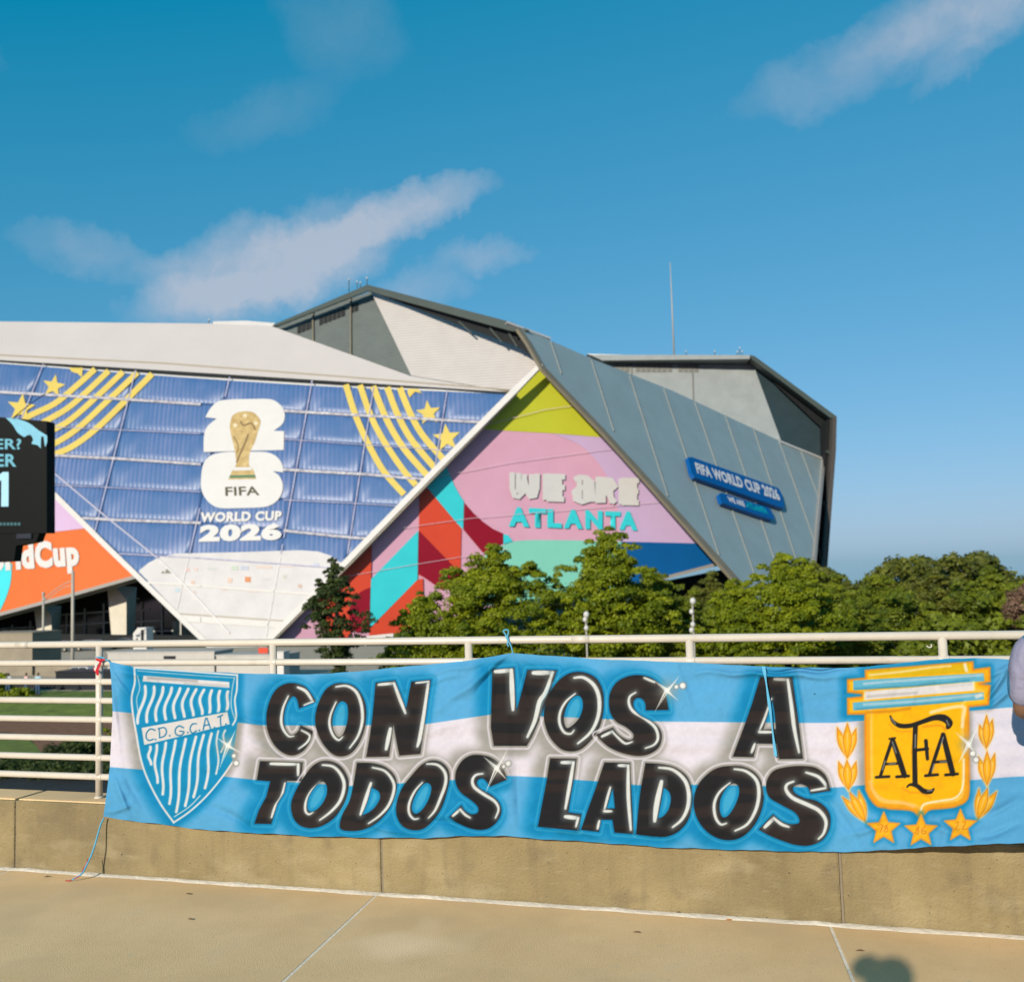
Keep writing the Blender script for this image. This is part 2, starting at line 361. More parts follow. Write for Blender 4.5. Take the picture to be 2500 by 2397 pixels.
M_gold = mat('gold_vinyl', (.80, .62, .13), .5, .05, .3)
M_logo = mat('white_vinyl', (.80, .79, .77), .5, .03, .3)
M_spons = mat('dusty_white_wrap', (.74, .72, .715), .38, .07, .35, .5, 1.5)

# blue air cushions with vertical sheen streaks
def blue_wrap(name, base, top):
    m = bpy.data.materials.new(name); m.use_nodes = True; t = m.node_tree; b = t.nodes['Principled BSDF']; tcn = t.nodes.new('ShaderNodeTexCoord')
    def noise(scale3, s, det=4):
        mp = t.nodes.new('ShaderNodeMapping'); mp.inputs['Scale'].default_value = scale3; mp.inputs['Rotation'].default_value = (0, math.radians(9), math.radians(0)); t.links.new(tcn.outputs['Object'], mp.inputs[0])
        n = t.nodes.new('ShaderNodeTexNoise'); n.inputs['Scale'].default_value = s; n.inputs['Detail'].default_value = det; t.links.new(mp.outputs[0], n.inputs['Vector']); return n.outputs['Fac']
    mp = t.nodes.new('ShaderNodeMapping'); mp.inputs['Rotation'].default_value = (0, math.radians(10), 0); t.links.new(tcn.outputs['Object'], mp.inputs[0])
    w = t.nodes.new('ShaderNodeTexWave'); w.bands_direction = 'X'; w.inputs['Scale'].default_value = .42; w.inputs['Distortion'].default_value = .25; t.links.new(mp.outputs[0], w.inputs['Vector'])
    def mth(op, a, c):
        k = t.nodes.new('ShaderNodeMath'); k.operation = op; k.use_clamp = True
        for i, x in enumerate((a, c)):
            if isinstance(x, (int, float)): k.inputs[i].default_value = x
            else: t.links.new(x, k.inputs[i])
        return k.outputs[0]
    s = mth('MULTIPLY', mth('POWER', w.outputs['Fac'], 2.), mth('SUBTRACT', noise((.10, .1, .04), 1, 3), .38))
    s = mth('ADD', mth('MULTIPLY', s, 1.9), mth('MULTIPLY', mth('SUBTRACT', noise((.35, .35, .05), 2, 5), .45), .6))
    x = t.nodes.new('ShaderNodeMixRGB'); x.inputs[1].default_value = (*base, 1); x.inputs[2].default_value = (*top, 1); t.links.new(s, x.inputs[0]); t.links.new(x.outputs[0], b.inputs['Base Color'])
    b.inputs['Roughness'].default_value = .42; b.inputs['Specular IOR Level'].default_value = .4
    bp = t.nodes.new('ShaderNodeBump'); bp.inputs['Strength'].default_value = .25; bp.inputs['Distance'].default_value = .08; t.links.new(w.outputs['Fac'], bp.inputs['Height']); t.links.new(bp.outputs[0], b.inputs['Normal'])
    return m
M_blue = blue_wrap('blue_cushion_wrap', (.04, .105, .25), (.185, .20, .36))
M_seam = mat('cushion_seam', (.50, .48, .62), .35, .5, 1.6, col2=(.86, .83, .85))  # lilac to white noise in the colour imitates glints along the seams
M_seam_l = mat('cushion_seam_line', (.42, .44, .70), .45, .3, .8, col2=(.62, .60, .78))

M_spons2 = mat('white_seam', (.84, .82, .82), .4, .1, 1)
STB = at_z(575, 1600, GZ); STB[1] = 135
stad = thing('stadium', 'angular stadium with blue trophy wrap, coloured mural and grey metal fins', 'stadium', (float(at_y(700, 1500, 140)[0]), 140, GZ))
S = stad
# big facets
solid('roof_facet', [(-260, 879), (-260, 778), (0, 785), (505, 790), (662, 796), (1003, 918), (1250, 958.5)], PA, 0, M_white, S, 5)
solid('roof_facet', [(905, 711), (1150, 796), (1262, 838), (1332, 888), (1252, 957), (1004, 917)], PW, 0, M_sid_w, S, 6)
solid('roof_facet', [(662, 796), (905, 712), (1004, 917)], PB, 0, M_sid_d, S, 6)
ribbon('roof_gutter', [(-260, 862), (0, 866), (400, 886), (830, 918), (1245, 951)], 3, PA, .12, mat('warm_gutter', (.55, .48, .38), .5), S, .3)
ribbon('roof_gutter', [(-260, 877), (0, 889), (430, 921), (850, 947), (1250, 962)], 9, PA, .5, M_rim, S, .6)
# louvre strip and downpipes on the dark facet
for k in range(14):
    a = k/14; b = (k+.8)/14
    if abs(k-4) < .5 or k == 11: continue
    L0 = np.array([726, 795]); L1 = np.array([876, 737])
    A = L0+(L1-L0)*a; B = L0+(L1-L0)*b
    poly('louvre', [A, B, B+(0, 20), A+(0, 20)], PB, .15, M_louv, S)
for x, y0, y1 in ((763, 760, 836), (855, 726, 869)):
    ribbon('downpipe', [(x, y0), (x+1, y1)], 3.2, PB, .4, M_gut, S, .3)
# eave of the main roof: a thick slab with its dark soffit
PR = Plane((655, 798, 157), (897, 695, 158.5), (1270, 795, 152))
solid('roof_eave', [(655, 798), (780, 745), (897, 695), (1250, 787), (1292, 806), (1268, 812), (1240, 806), (898, 710), (664, 801)], PR, .3, M_eave, S, .5)
PS = Plane((905, 713, 158.6), (1290, 812, 152.5), (1336, 890, 152.2))
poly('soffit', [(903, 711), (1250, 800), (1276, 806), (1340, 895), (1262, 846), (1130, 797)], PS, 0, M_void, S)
for a, b in (((1195, 800), (1225, 835)), ((1240, 810), (1262, 846)), ((1120, 785), (1150, 812))):
    ribbon('soffit_strut', [a, b], 3, PS, .5, M_eave, S, .3)
ribbon('eave_flashing', [(1238, 786), (1262, 795), (1345, 826)], 4, PC, .1, M_rim, S, .5)
# back block on the right
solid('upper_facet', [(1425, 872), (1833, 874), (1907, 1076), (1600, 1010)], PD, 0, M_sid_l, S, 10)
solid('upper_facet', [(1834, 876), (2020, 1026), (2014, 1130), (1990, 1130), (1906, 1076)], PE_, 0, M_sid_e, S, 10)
PDE = Plane((1430, 870, 212), (1832, 870, 213), (1905, 1075, 210))
solid('roof_eave', [(1440, 866), (1832, 867), (1830, 876.5), (1470, 880)], PDE, 0, M_sid_l, S, 12)
solid('roof_plant', [(1432, 864), (1520, 866), (1528, 871), (1470, 873)], PDE, -6, M_rim, S, 6)
PEE = Plane((1832, 868, 212.5), (2042, 1018, 217), (2040, 1030, 216.6))
solid('roof_eave', [(1831, 867), (1842, 869), (2042, 1016), (2042, 1024), (2030, 1022), (1836, 877)], PEE, 0, M_eave, S, 9)
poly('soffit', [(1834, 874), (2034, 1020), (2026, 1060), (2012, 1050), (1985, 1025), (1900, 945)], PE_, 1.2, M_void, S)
for k in range(16):
    a = 1500+k*13
    if k in (3, 11): continue
    poly('louvre', [(a, 890), (a+10.4, 890), (a+10.4, 908), (a, 908)], PD, .15, M_louv2, S)
for x, y0, y1 in ((1541, 880, 960), (1690, 880, 985)): ribbon('downpipe', [(x, y0), (x+3, y1)], 2.6, PD, .3, M_louv2, S, .2)
# grey fin with panel seams
FIN = [(1268, 802), (1300, 812), (1450, 878), (1640, 953), (1905, 1077), (2016, 1122), (1986, 1420), (1982, 1500), (1878, 1500), (1793, 1402), (1480, 1052), (1328, 894)]
# split the fin into tall panels along its seams
seams = [((1346, 833), (1372, 912)), ((1445, 878), (1500, 1052)), ((1538, 915), (1632, 1210)), ((1622, 948), (1757, 1355)), ((1697, 980), (1850, 1420)), ((1772, 1014), (1911, 1420)), ((1841, 1046), (1958, 1405)), ((1903, 1075), (1990, 1320)), ((1956, 1098), (2004, 1225))]
def clip_half(P, a, b, sgn):
    out = []; n = len(P)
    f = lambda p: sgn*((b[0]-a[0])*(p[1]-a[1])-(b[1]-a[1])*(p[0]-a[0]))
    for i in range(n):
        p, q = P[i], P[(i+1) % n]; fp, fq = f(p), f(q)
        if fp >= 0: out.append(p)
        if fp*fq < 0:
            t = fp/(fp-fq); out.append((p[0]+(q[0]-p[0])*t, p[1]+(q[1]-p[1])*t))
    return out
rest = FIN
for k, (a, b) in enumerate(seams+[None]) if False else enumerate(seams):
    part_ = clip_half(rest, a, b, 1); rest = clip_half(rest, a, b, -1)
    if len(part_) > 2: prism('fin_panel', [PC.P(u, v, .004*(k % 3)) for u, v in part_], BACK*.8, M_fin, S)
    d = np.array(b)-np.array(a); 
    ribbon('fin_seam', [a, tuple(np.array(b)-d*.0)], 2.2, PC, .14, mat('fin_seam_metal', (.42, .45, .42), .5), S, .1)
prism('fin_panel', [PC.P(u, v, 0) for u, v in rest], BACK*.8, M_fin, S)
ribbon('fin_edge', [(1266, 800), (1290, 834), (1326, 897), (1478, 1057), (1560, 1147), (1791, 1406), (1878, 1503)], [7, 8, 9, 9, 10, 12, 13], PC, .3, M_gut, S, .5)
ribbon('fin_edge', [(1905, 1077), (2014, 1121)], 4, PC, .3, M_rim, S, .3)
ribbon('fin_edge', [(2021, 1080), (2012, 1122), (1985, 1430)], 6, PC, .5, mat('pale_steel', (.38, .38, .37), .5), S, .6)
PF = Plane((2030, 1022, 212), (2000, 1500, 206), (2044, 1020, 213))
solid('end_frame', [(2018, 1026), (2032, 1018), (2034, 1100), (2005, 1480), (1984, 1480), (2014, 1110)], PF, -2, M_void, S, 10)
solid('end_frame', [(2034, 1020), (2043, 1017), (2041, 1100), (2013, 1480), (2002, 1480), (2031, 1100)], PF, .5, mat('weathered_steel', (.13, .11, .095), .6), S, 10)
for a, b in (((2012, 1225), (2024, 1250)), ((2000, 1340), (2016, 1385)), ((2020, 1100), (2030, 1110))):
    ribbon('frame_brace', [a, b], 5, PF, -1, M_eave, S, .4)
# mast, lights and small things on the roof
mb = at_y(1646, 870, 214); mt = at_y(1636, 640, 214)
tube('mast', [mb, (mb+mt)/2, mt], [.2, .14, .07], mat('mast_steel', (.55, .52, .48), .5), S, 8)
for (u, v0, v1, y) in ((896, 698, 679, 168), (880, 702, 690, 168), (872, 703, 688, 168), (510, 792, 781, 166), (1675, 866, 858, 213), (1745, 867, 858, 213), (1806, 867, 850, 213), (1812, 867, 858, 213), (1800, 867, 859, 213), (852, 712, 682, 168)):
    tube('roof_aerial', [at_y(u, v0, y), at_y(u, v1, y)], .08, M_eave, S, 6)
    sphere('roof_lamp', at_y(u, v1, y), .17, M_rim, S, 8, 5)
poly('roof_plant', [(520, 785), (600, 783), (672, 789), (664, 797), (520, 794)], PA, -1.5, M_rim, S)

# ---- diamond of blue cushions
DI = [(-262, 874), (0, 890), (430, 921), (850, 947), (1248, 962), (655, 1558), (576, 1646), (527, 1598), (130, 1200)]
DIc = [(-262, 874), (1262, 962), (576, 1652), (128, 1200)]          # convex outline used for clipping
DIc = [(-210, 866), (1256, 958), (576, 1648), (150, 1220)]
def yrow(r):
    r = np.array(r, float); return lambda x: float(np.interp(x, r[:, 0], r[:, 1])) if r[0, 0] <= x <= r[-1, 0] else float(r[0, 1]+(x-r[0, 0])*.055 if x < r[0, 0] else r[-1, 1]+(x-r[-1, 0])*.06)
ROWS = [yrow(r) for r in ([(-300, 866), (0, 887), (430, 921), (850, 947), (1250, 962)], [(0, 956), (315, 974), (494, 986), (696, 1002), (1166, 1029)],
        [(0, 1036), (235, 1047), (500, 1059), (690, 1072), (1100, 1100)], [(0, 1104), (279, 1118), (494, 1132), (690, 1145), (900, 1157), (1000, 1166)],
        [(0, 1178), (270, 1190), (490, 1201), (690, 1220), (890, 1230)], [(0, 1252), (285, 1268), (484, 1275), (693, 1294), (858, 1311)],
        [(0, 1335), (485, 1362), (800, 1385)], [(0, 1405), (420, 1425), (760, 1450)], [(300, 1495), (447, 1505), (680, 1521)], [(300, 1560), (700, 1585)], [(300, 1650), (800, 1670)])]
COLS = [((-170, 900), (-290, 1200)), ((101, 900), (-20, 1200)), ((332, 900), (252, 1215)), ((565, 900), (499, 1190)), ((767, 900), (713, 1200)), ((919, 900), (872, 1200)), ((1100, 900), (1052, 1200)), ((1300, 900), (1290, 1200))]
def cell_corner(c, r):
    (x0, y0), (x1, y1) = c; y = 1100.
    for _ in range(12): y = r(x0+(x1-x0)*(y-y0)/(y1-y0))
    return (x0+(x1-x0)*(y-y0)/(y1-y0), y)
def clip_convex(P, C):
    n = len(C); ar = sum(C[i][0]*C[(i+1) % n][1]-C[(i+1) % n][0]*C[i][1] for i in range(n)); s = 1 if ar > 0 else -1
    for i in range(n):
        P = clip_half(P, C[i], C[(i+1) % n], s)
        if len(P) < 3: return []
    return P
for ri in range(len(ROWS)-1):
    for ci in range(len(COLS)-1):
        q = [cell_corner(COLS[ci], ROWS[ri]), cell_corner(COLS[ci+1], ROWS[ri]), cell_corner(COLS[ci+1], ROWS[ri+1]), cell_corner(COLS[ci], ROWS[ri+1])]
        q = clip_convex(q, DIc)
        if len(q) < 3: continue
        a = np.array(q); c = a.mean(0); area = abs(sum(a[i][0]*a[(i+1) % len(a)][1]-a[(i+1) % len(a)][0]*a[i][1] for i in range(len(a))))/2
        if area < 60: continue
        rings = []
        for f, off in ((1, 0), (.965, .16), (.86, .30), (.5, .36)): rings += [PG.P(*(c+(p-c)*f), off) for p in a]
        m = len(a); vs = [PG.P(*p, -.5) for p in a]+rings
        fs = [(k*m+i, k*m+(i+1) % m, (k+1)*m+(i+1) % m, (k+1)*m+i) for k in range(4) for i in range(m)]+[tuple(range(4*m, 5*m))]
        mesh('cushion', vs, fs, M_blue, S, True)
solid('backing_frame', DIc, PG, -.6, M_void, S, 3)
# print on the cushions: white lower field, gold bands and stars, emblem
wf = [(338, 1394), (362, 1374), (391, 1359), (431, 1351), (572, 1348), (736, 1343), (776, 1346), (807, 1356), (836, 1376), (655, 1562), (576, 1642)]
poly('white_field', wf, PG, .42, M_spons, S)
u0 = lambda s, o: (lambda p: (o[0]+p[0]/s, o[1]+p[1]/s))
q1 = u0(3.0154, (0, 800)); q4 = u0(2.6133, (600, 650)); q3 = u0(3.758, (400, 900))
for w_, ln in ((14, [(60, 790), (190, 665), (400, 560), (560, 430), (700, 305)]), (14, [(150, 790), (330, 690), (500, 590), (650, 460), (800, 318)]), (14, [(200, 860), (350, 775), (520, 675), (720, 500), (905, 325)]),
               (14, [(200, 950), (350, 880), (560, 750), (800, 530), (1012, 330)]), (14.5, [(200, 1010), (350, 950), (520, 880), (700, 750), (900, 560), (1120, 340)])):
    ribbon('gold_band', smooth_open([q1(p) for p in ln], 5), w_, PG, .44, M_gold, S)
for (cx_, cy_, r, rot) in ((395, 430, 88, .18), (155, 590, 108, .12), (585, 335, 60, .5)):
    c = q1((cx_, cy_)); s_ = star_px(c[0], c[1], r/3.0154, rot)
    if r == 60: s_ = [(167, 898), (202, 898), (200, 922), (190, 912), (176, 908)]
    poly('gold_star', s_, PG, .46, M_gold, S)
for w_, ln in ((15, [(638, 755), (700, 950), (780, 1130), (880, 1307), (1010, 1455)]), (15, [(728, 758), (800, 960), (890, 1130), (1010, 1307), (1085, 1395)]), (15.5, [(812, 765), (900, 980), (1000, 1150), (1100, 1270), (1155, 1330)]),
               (15.5, [(902, 772), (970, 950), (1060, 1110), (1205, 1285)]), (15.5, [(982, 775), (1050, 940), (1130, 1080), (1260, 1230)])):
    ribbon('gold_band', smooth_open([q4(p) for p in ln], 5), w_, PG, .44, M_gold, S)
for (cx_, cy_, r, rot) in ((1165, 935, 82, -.12), (1282, 1095, 92, -.1)):
    c = q4((cx_, cy_)); poly('gold_star', star_px(c[0], c[1], r/2.6133, rot), PG, .46, M_gold, S)
poly('gold_star', [q4(p) for p in [(1040, 782), (1100, 784), (1125, 812), (1080, 800), (1045, 838), (1030, 800)]], PG, .46, M_gold, S)
two = [(380, 445, 1), (430, 360), (500, 300), (600, 284), (780, 279), (960, 279), (1040, 308), (1095, 370), (1110, 440), (1085, 510), (1008, 570, 1), (1103, 573, 1), (1100, 745, 1), (365, 765, 1), (368, 620), (400, 530), (485, 458, 1)]
six = [(500, 775), (600, 764), (800, 762), (930, 765), (1010, 790), (1065, 840), (1092, 900), (1095, 950, 1), (1000, 940, 1), (1060, 985), (1090, 1060), (1082, 1140), (1040, 1210), (970, 1255), (880, 1272), (700, 1278), (520, 1278), (430, 1240), (370, 1170), (342, 1090), (345, 960), (370, 860), (425, 800)]
poly('logo_digit', [q3(p) for p in smooth_closed(two)], PG, .46, M_logo, S)
poly('logo_digit', [q3(p) for p in smooth_closed(six)], PG, .46, M_logo, S)
cup = [(740, 390), (820, 402), (868, 445), (888, 492), (862, 580), (832, 680), (792, 760), (780, 840), (785, 890), (822, 930), (846, 1012, 1), (590, 1016, 1), (630, 930), (662, 880), (657, 790), (640, 700), (615, 600), (605, 520), (625, 440), (670, 405)]
M_cup = mat('gold_print', (.62, .42, .14), .5, .25, 1.2, col2=(.75, .56, .25))
poly('trophy_print', [q3(p) for p in smooth_closed(cup)], PG, .48, M_cup, S)
poly('trophy_band', [q3(p) for p in [(645, 905), (800, 903), (808, 932), (632, 935)]], PG, .5, M_logo, S)
poly('trophy_band', [q3(p) for p in [(606, 978), (836, 974), (843, 998), (598, 1001)]], PG, .5, mat('green_print', (.08, .22, .12), .5), S)
M_cupd = mat('brown_print', (.26, .17, .07), .5)
ribbon('trophy_line', [q3(p) for p in smooth_open([(775, 600), (745, 680), (700, 780), (668, 860)])], [2]*0 or 4.5, PG, .5, M_cupd, S)
ribbon('trophy_line', [q3(p) for p in smooth_open([(700, 480), (735, 520), (800, 500), (840, 560)])], 4, PG, .5, M_cupd, S)
ribbon('trophy_line', [q3(p) for p in smooth_open([(640, 620), (680, 700), (672, 770)])], 2.5, PG, .5, M_cupd, S)
for c in ((655, 520), (845, 500), (745, 430)): poly('trophy_spot', [tuple(np.array(q3(c))+5*np.array((math.cos(a), math.sin(a)))) for a in np.linspace(0, 5.6, 8)], PG, .5, mat('pale_gold_print', (.85, .74, .5), .5), S)
text_on('lettering', 'FIFA', [q3(p) for p in ((562, 1084), (868, 1078), (878, 1160), (565, 1166))], PG, .5, mat('olive_print', (.10, .09, .045), .5), S, .02)
text_on('lettering', 'WORLD CUP', [q3(p) for p in ((338, 1318), (1083, 1302), (1078, 1392), (330, 1410))], PG, .5, M_logo, S, .05)
text_on('lettering', '2026', [q3(p) for p in ((335, 1428), (1082, 1412), (1080, 1572), (318, 1590))], PG, .5, M_logo, S, .065)
# pale sponsor marks on the white field
for u, v, w_, h, c in ((605, 1414, 14, 13, (.75, .30, .12)), (561, 1416, 11, 12, (.80, .60, .50)), (457, 1390, 12, 8, (.80, .58, .54)), (478, 1389, 10, 8, (.80, .65, .6)), (573, 1386, 16, 10, (.60, .70, .57)), (597, 1386, 19, 10, (.56, .60, .72)), (645, 1384, 38, 5, (.80, .64, .55)), (700, 1381, 40, 5, (.78, .68, .66)), (772, 1378, 14, 10, (.62, .65, .76)), (516, 1387, 22, 6, (.66, .68, .66)), (471, 1421, 9, 8, (.8, .58, .48)), (433, 1440, 10, 10, (.55, .68, .75)), (548, 1437, 10, 7, (.78, .6, .55)), (620, 1443, 22, 4, (.8, .66, .62)), (695, 1407, 8, 8, (.62, .64, .55)), (732, 1430, 10, 9, (.66, .5, .42)), (475, 1445, 7, 6, (.75, .6, .55)), (650, 1413, 20, 6, (.68, .68, .68))):
    poly('sponsor_mark', [(u-w_/2, v-h/2), (u+w_/2, v-h/2+.6), (u+w_/2, v+h/2+.6), (u-w_/2, v+h/2)], PG, .47, mat('mark_%d_%d' % (u, v), c, .5), S)
poly('sponsor_mark', [(393, 1399), (398, 1393), (402, 1399)], PG, .47, mat('mark_olive', (.25, .25, .2)), S)
poly('sponsor_mark', [(402, 1399), (407, 1388), (411, 1385), (421, 1399)], PG, .47, mat('mark_olive', (.25, .25, .2)), S)
# raised seams over everything
def in_di(x, y): return all(((DIc[(i+1) % 4][0]-DIc[i][0])*(y-DIc[i][1])-(DIc[(i+1) % 4][1]-DIc[i][1])*(x-DIc[i][0])) > 0 for i in range(4))
def logo_zone(x, y): return 488 < x < 692 and 975 < y < 1325
for k, r in enumerate(ROWS[1:-1]):
    for x0, x1 in ((-300, 492), (492, 692), (692, 1250)):
        xs = [x for x in np.arange(x0, x1+1, 10) if in_di(x, r(x))]
        if len(xs) < 3: continue
        mid = k in (1, 3, 5)
        if x0 == 492 and k < 5: continue
        if k >= 5:
            ribbon('cushion_seam', [(x, r(x)) for x in xs], 3 if mid else 5, PG, .5, M_rim if k > 5 else M_seam_l, S)
            if k == 7: ribbon('cushion_seam', [(x, r(x)-7) for x in xs], 3, PG, .5, mat('beige_seam', (.52, .46, .36), .5), S); ribbon('cushion_seam', [(x, r(x)+7) for x in xs], 9, PG, .5, M_rim, S)
        elif mid: ribbon('cushion_seam', [(x, r(x)) for x in xs], 2, PG, .48, M_seam_l, S)
        else: ribbon('cushion_seam', [(x, r(x)+1) for x in xs], 6.5, PG, .52, M_seam, S)
for c in COLS[1:-1]:
    (x0, y0), (x1, y1) = c; run = []
    for y in np.arange(880, 1640, 8):
        x = x0+(x1-x0)*(y-y0)/(y1-y0)
        ok = in_di(x, y) and not logo_zone(x, y)
        if ok: run.append((x, y))
        if (not ok or y > 1625 or 1344 < y <= 1352) and run:
            if len(run) > 2: ribbon('cushion_seam', run, 2.8, PG, .5, M_seam_l if run[0][1] < 1340 else M_spons2, S)
            run = []
# second line inside the left edge, then the white rims
ribbon('inner_rim', [(388, 1365), (470, 1448), (560, 1545)], 4, PG, .56, M_spons2, S, .2)
ribbon('inner_rim', [(60, 1085), (118, 1143), (255, 1258), (388, 1365)], 4, PG, .56, mat('lilac_steel', (.52, .52, .66), .4), S, .2)
ribbon('rim', [(-213, 862), (118, 1193), (250, 1324), (500, 1566), (580, 1648)], 13, PG, .55, M_rim, S, .4)
ribbon('rim', [(580, 1648), (655, 1562), (850, 1366), (1050, 1160), (1254, 955), (1322, 888)], [13, 14, 14, 14, 15, 10], PG, .55, M_rim, S, .4)
ribbon('rim', [(586, 1651), (665, 1566), (860, 1371), (1060, 1165), (1262, 958)], 2.5, PG, .3, mat('beige_seam', (.52, .46, .36)), S, .4)
# ---- orange mural facet, left
M_or = mat('orange_vinyl', (.84, .17, .02), .5, .04, .3)
M_lav = mat('lavender_vinyl', (.72, .52, .80), .5, .03, .3)
M_cy = mat('cyan_vinyl', (.05, .78, .86), .5, .04, .3)
solid('mural_facet', [(-300, 1580), (-300, 1100), (60, 1110), (130, 1180), (350, 1405), (330, 1408)], PH, 0, M_or, S, 4)
poly('mural_shape', [(-300, 1100), (60, 1110), (130, 1180), (228, 1287), (196, 1291), (115, 1300), (-300, 1330)], PH, .08, M_lav, S)
poly('mural_shape', smooth_closed([(-200, 1372, 1), (29, 1376, 1), (26, 1420), (14, 1460), (-3, 1496, 1), (-200, 1550, 1)]), PH, .08, M_cy, S)
text_on('lettering', 'WorldCup', [(-95, 1330), (190, 1316), (196, 1398), (-90, 1420)], PH, .16, M_logo, S, .06)
ribbon('mural_edge', [(-300, 1588), (0, 1499), (160, 1456), (340, 1405)], 8, PH, .3, mat('grey_trim', (.40, .38, .35), .6), S, 1.5)
# ---- right mural facet
M_pink = mat('pink_vinyl', (.84, .46, .62), .5, .04, .3)
M_lime = mat('lime_vinyl', (.66, .68, .04), .5, .04, .3)
M_red = mat('red_vinyl', (.84, .085, .035), .5, .05, .3)
M_crim = mat('crimson_vinyl', (.34, .002, .022), .5, .05, .3)
M_mint = mat('mint_vinyl', (.28, .78, .62), .5, .04, .3)
M_royal = mat('royal_blue_vinyl', (.0, .125, .40), .5, .04, .3)
solid('mural_facet', [(1330, 880), (1812, 1402), (1770, 1376), (1640, 1404), (1200, 1480), (900, 1560), (700, 1640), (560, 1660)], PI_, 0, M_pink, S, 4)
rA = u0(4.3556, (850, 1050)); rB = u0(3.2667, (1200, 1130)); r6 = u0(2.6133, (650, 1250))
MS = [(M_lime, [(1335, 885), (1560, 1120), (1488, 1069), (1350, 1058), (1174, 1048)]),
      (M_lav, smooth_closed([(1352, 1059, 1), (1488, 1069, 1), (1560, 1148, 1), (1735, 1328, 1), (1516, 1322, 1), (1512, 1290), (1508, 1240), (1494, 1190), (1474, 1150), (1445, 1112), (1410, 1083)])),
      (M_royal, [(1518, 1322), (1735, 1327), (1800, 1394), (1770, 1378), (1640, 1404), (1500, 1440)]),
      (M_mint, smooth_closed([(1150, 1480, 1), (1170, 1380), (1190, 1352), (1230, 1330), (1278, 1319), (1400, 1319), (1517, 1322, 1), (1500, 1460, 1)])),
      (M_cy, [rA(p) for p in [(815, 580), (1035, 360), (1080, 470), (1130, 590), (1180, 680), (1230, 755), (1222, 1050), (1150, 980)]]),
      (M_red, [rA(p) for p in [(762, 640), (812, 578), (1205, 1050), (1195, 1500), (1000, 1640), (750, 1540), (750, 1060)]]),
      (M_crim, [rA(p) for p in [(1238, 775), (1330, 880), (1430, 970), (1540, 1050), (1648, 1098), (1648, 1200), (1480, 1290), (1430, 1300), (1228, 1060)]]),
      (M_cy, [rA(p) for p in [(1652, 1105), (1700, 1115), (1750, 1180), (1652, 1210)]]),
      (M_cy, [r6(p) for p in [(970, 118), (965, 430), (658, 742), (664, 432)]]),
      (M_red, [r6(p) for p in [(676, 158), (668, 432), (664, 560), (520, 800), (250, 800), (250, 700), (430, 380)]]),
      (M_red, [r6(p) for p in [(960, 436), (1000, 420), (1010, 720), (820, 780), (655, 800), (660, 745)]])]
for k, (m_, p) in enumerate(MS): poly('mural_shape', p, PI_, .05+.02*k, m_, S)
poly('mural_shape', [rA(p) for p in [(752, 1070), (1150, 1480), (1190, 1560), (1000, 1700), (742, 1520)]], PI_, .30, M_crim, S)
poly('mural_shape', [r6(p) for p in smooth_closed([(664, 480, 1), (600, 510), (545, 570), (530, 660), (560, 760), (658, 760, 1)])], PI_, .30, M_crim, S)
poly('mural_shape', [r6(p) for p in [(240, 700), (200, 840), (330, 900), (430, 860), (300, 640), (230, 600), (20, 800)]], PI_, .33, M_pink, S)
poly('mural_shape', [r6(p) for p in [(1, 808), (30, 808), (30, 770)]], PI_, .35, M_red, S)
poly('mural_shape', [(736, 1582), (757, 1577), (760, 1592), (728, 1596)], PI_, .36, M_cy, S)
# block lettering WE ARE / ATLANTA
def glyphs(name, base, tf, m, w, off, pl):
    """base: list of strokes in crop pixels"""
    for st in base: ribbon(name, [tf(p) for p in st], w, pl, off, m, S)
WEARE = [[(165, 75), (165, 200), (185, 265), (215, 270), (245, 240), (262, 130)], [(262, 130), (285, 230), (310, 270), (345, 265), (362, 200), (365, 85)], [(215, 80), (215, 240)], [(320, 90), (318, 250)], [(262, 90), (264, 240)],
         [(430, 85), (430, 295)], [(470, 88), (468, 300)], [(510, 92), (508, 302)], [(430, 105), (588, 112)], [(430, 195), (585, 195)], [(440, 285), (580, 290)], [(540, 110), (545, 285)],
         [(660, 135), (700, 115), (760, 120), (800, 150), (808, 310)], [(808, 200), (700, 195), (658, 230), (668, 290), (720, 310), (780, 290)], [(700, 130), (700, 290)], [(750, 130), (748, 305)], [(778, 150), (776, 310)],
         [(850, 110), (850, 320)], [(890, 115), (890, 318)], [(850, 130), (960, 140), (990, 185), (940, 225), (870, 230)], [(930, 135), (930, 230)], [(920, 230), (985, 320)], [(940, 160), (960, 320)],
         [(1035, 125), (1035, 330)], [(1075, 125), (1073, 330)], [(1110, 128), (1108, 330)], [(1030, 140), (1178, 140)], [(1035, 228), (1172, 225)], [(1040, 315), (1175, 318)], [(1140, 150), (1140, 320)]]
for i, st in enumerate(WEARE): ribbon('letter_stroke', [rB(p) for p in st], 13.5, PI_, .30+.003*i, M_logo, S)
for s_, q in (('A', [(195, 352), (268, 355), (302, 512), (135, 505)]), ('T', [(298, 358), (436, 366), (436, 518), (298, 512)]), ('L', [(446, 366), (560, 370), (560, 520), (444, 514)]), ('A', [(618, 368), (690, 370), (728, 526), (575, 520)]), ('N', [(748, 376), (886, 382), (886, 530), (748, 526)]), ('T', [(905, 384), (1030, 388), (1030, 532), (905, 528)]), ('A', [(1070, 385), (1130, 388), (1165, 540), (1018, 532)])):
    text_on('letter', s_, [rB(q[0]) if s_ != 'A' else rB((q[3][0], q[0][1])), rB(q[1]) if s_ != 'A' else rB((q[2][0], q[1][1])), rB(q[2]), rB(q[3])], PI_, .30, M_cy, S, .06)
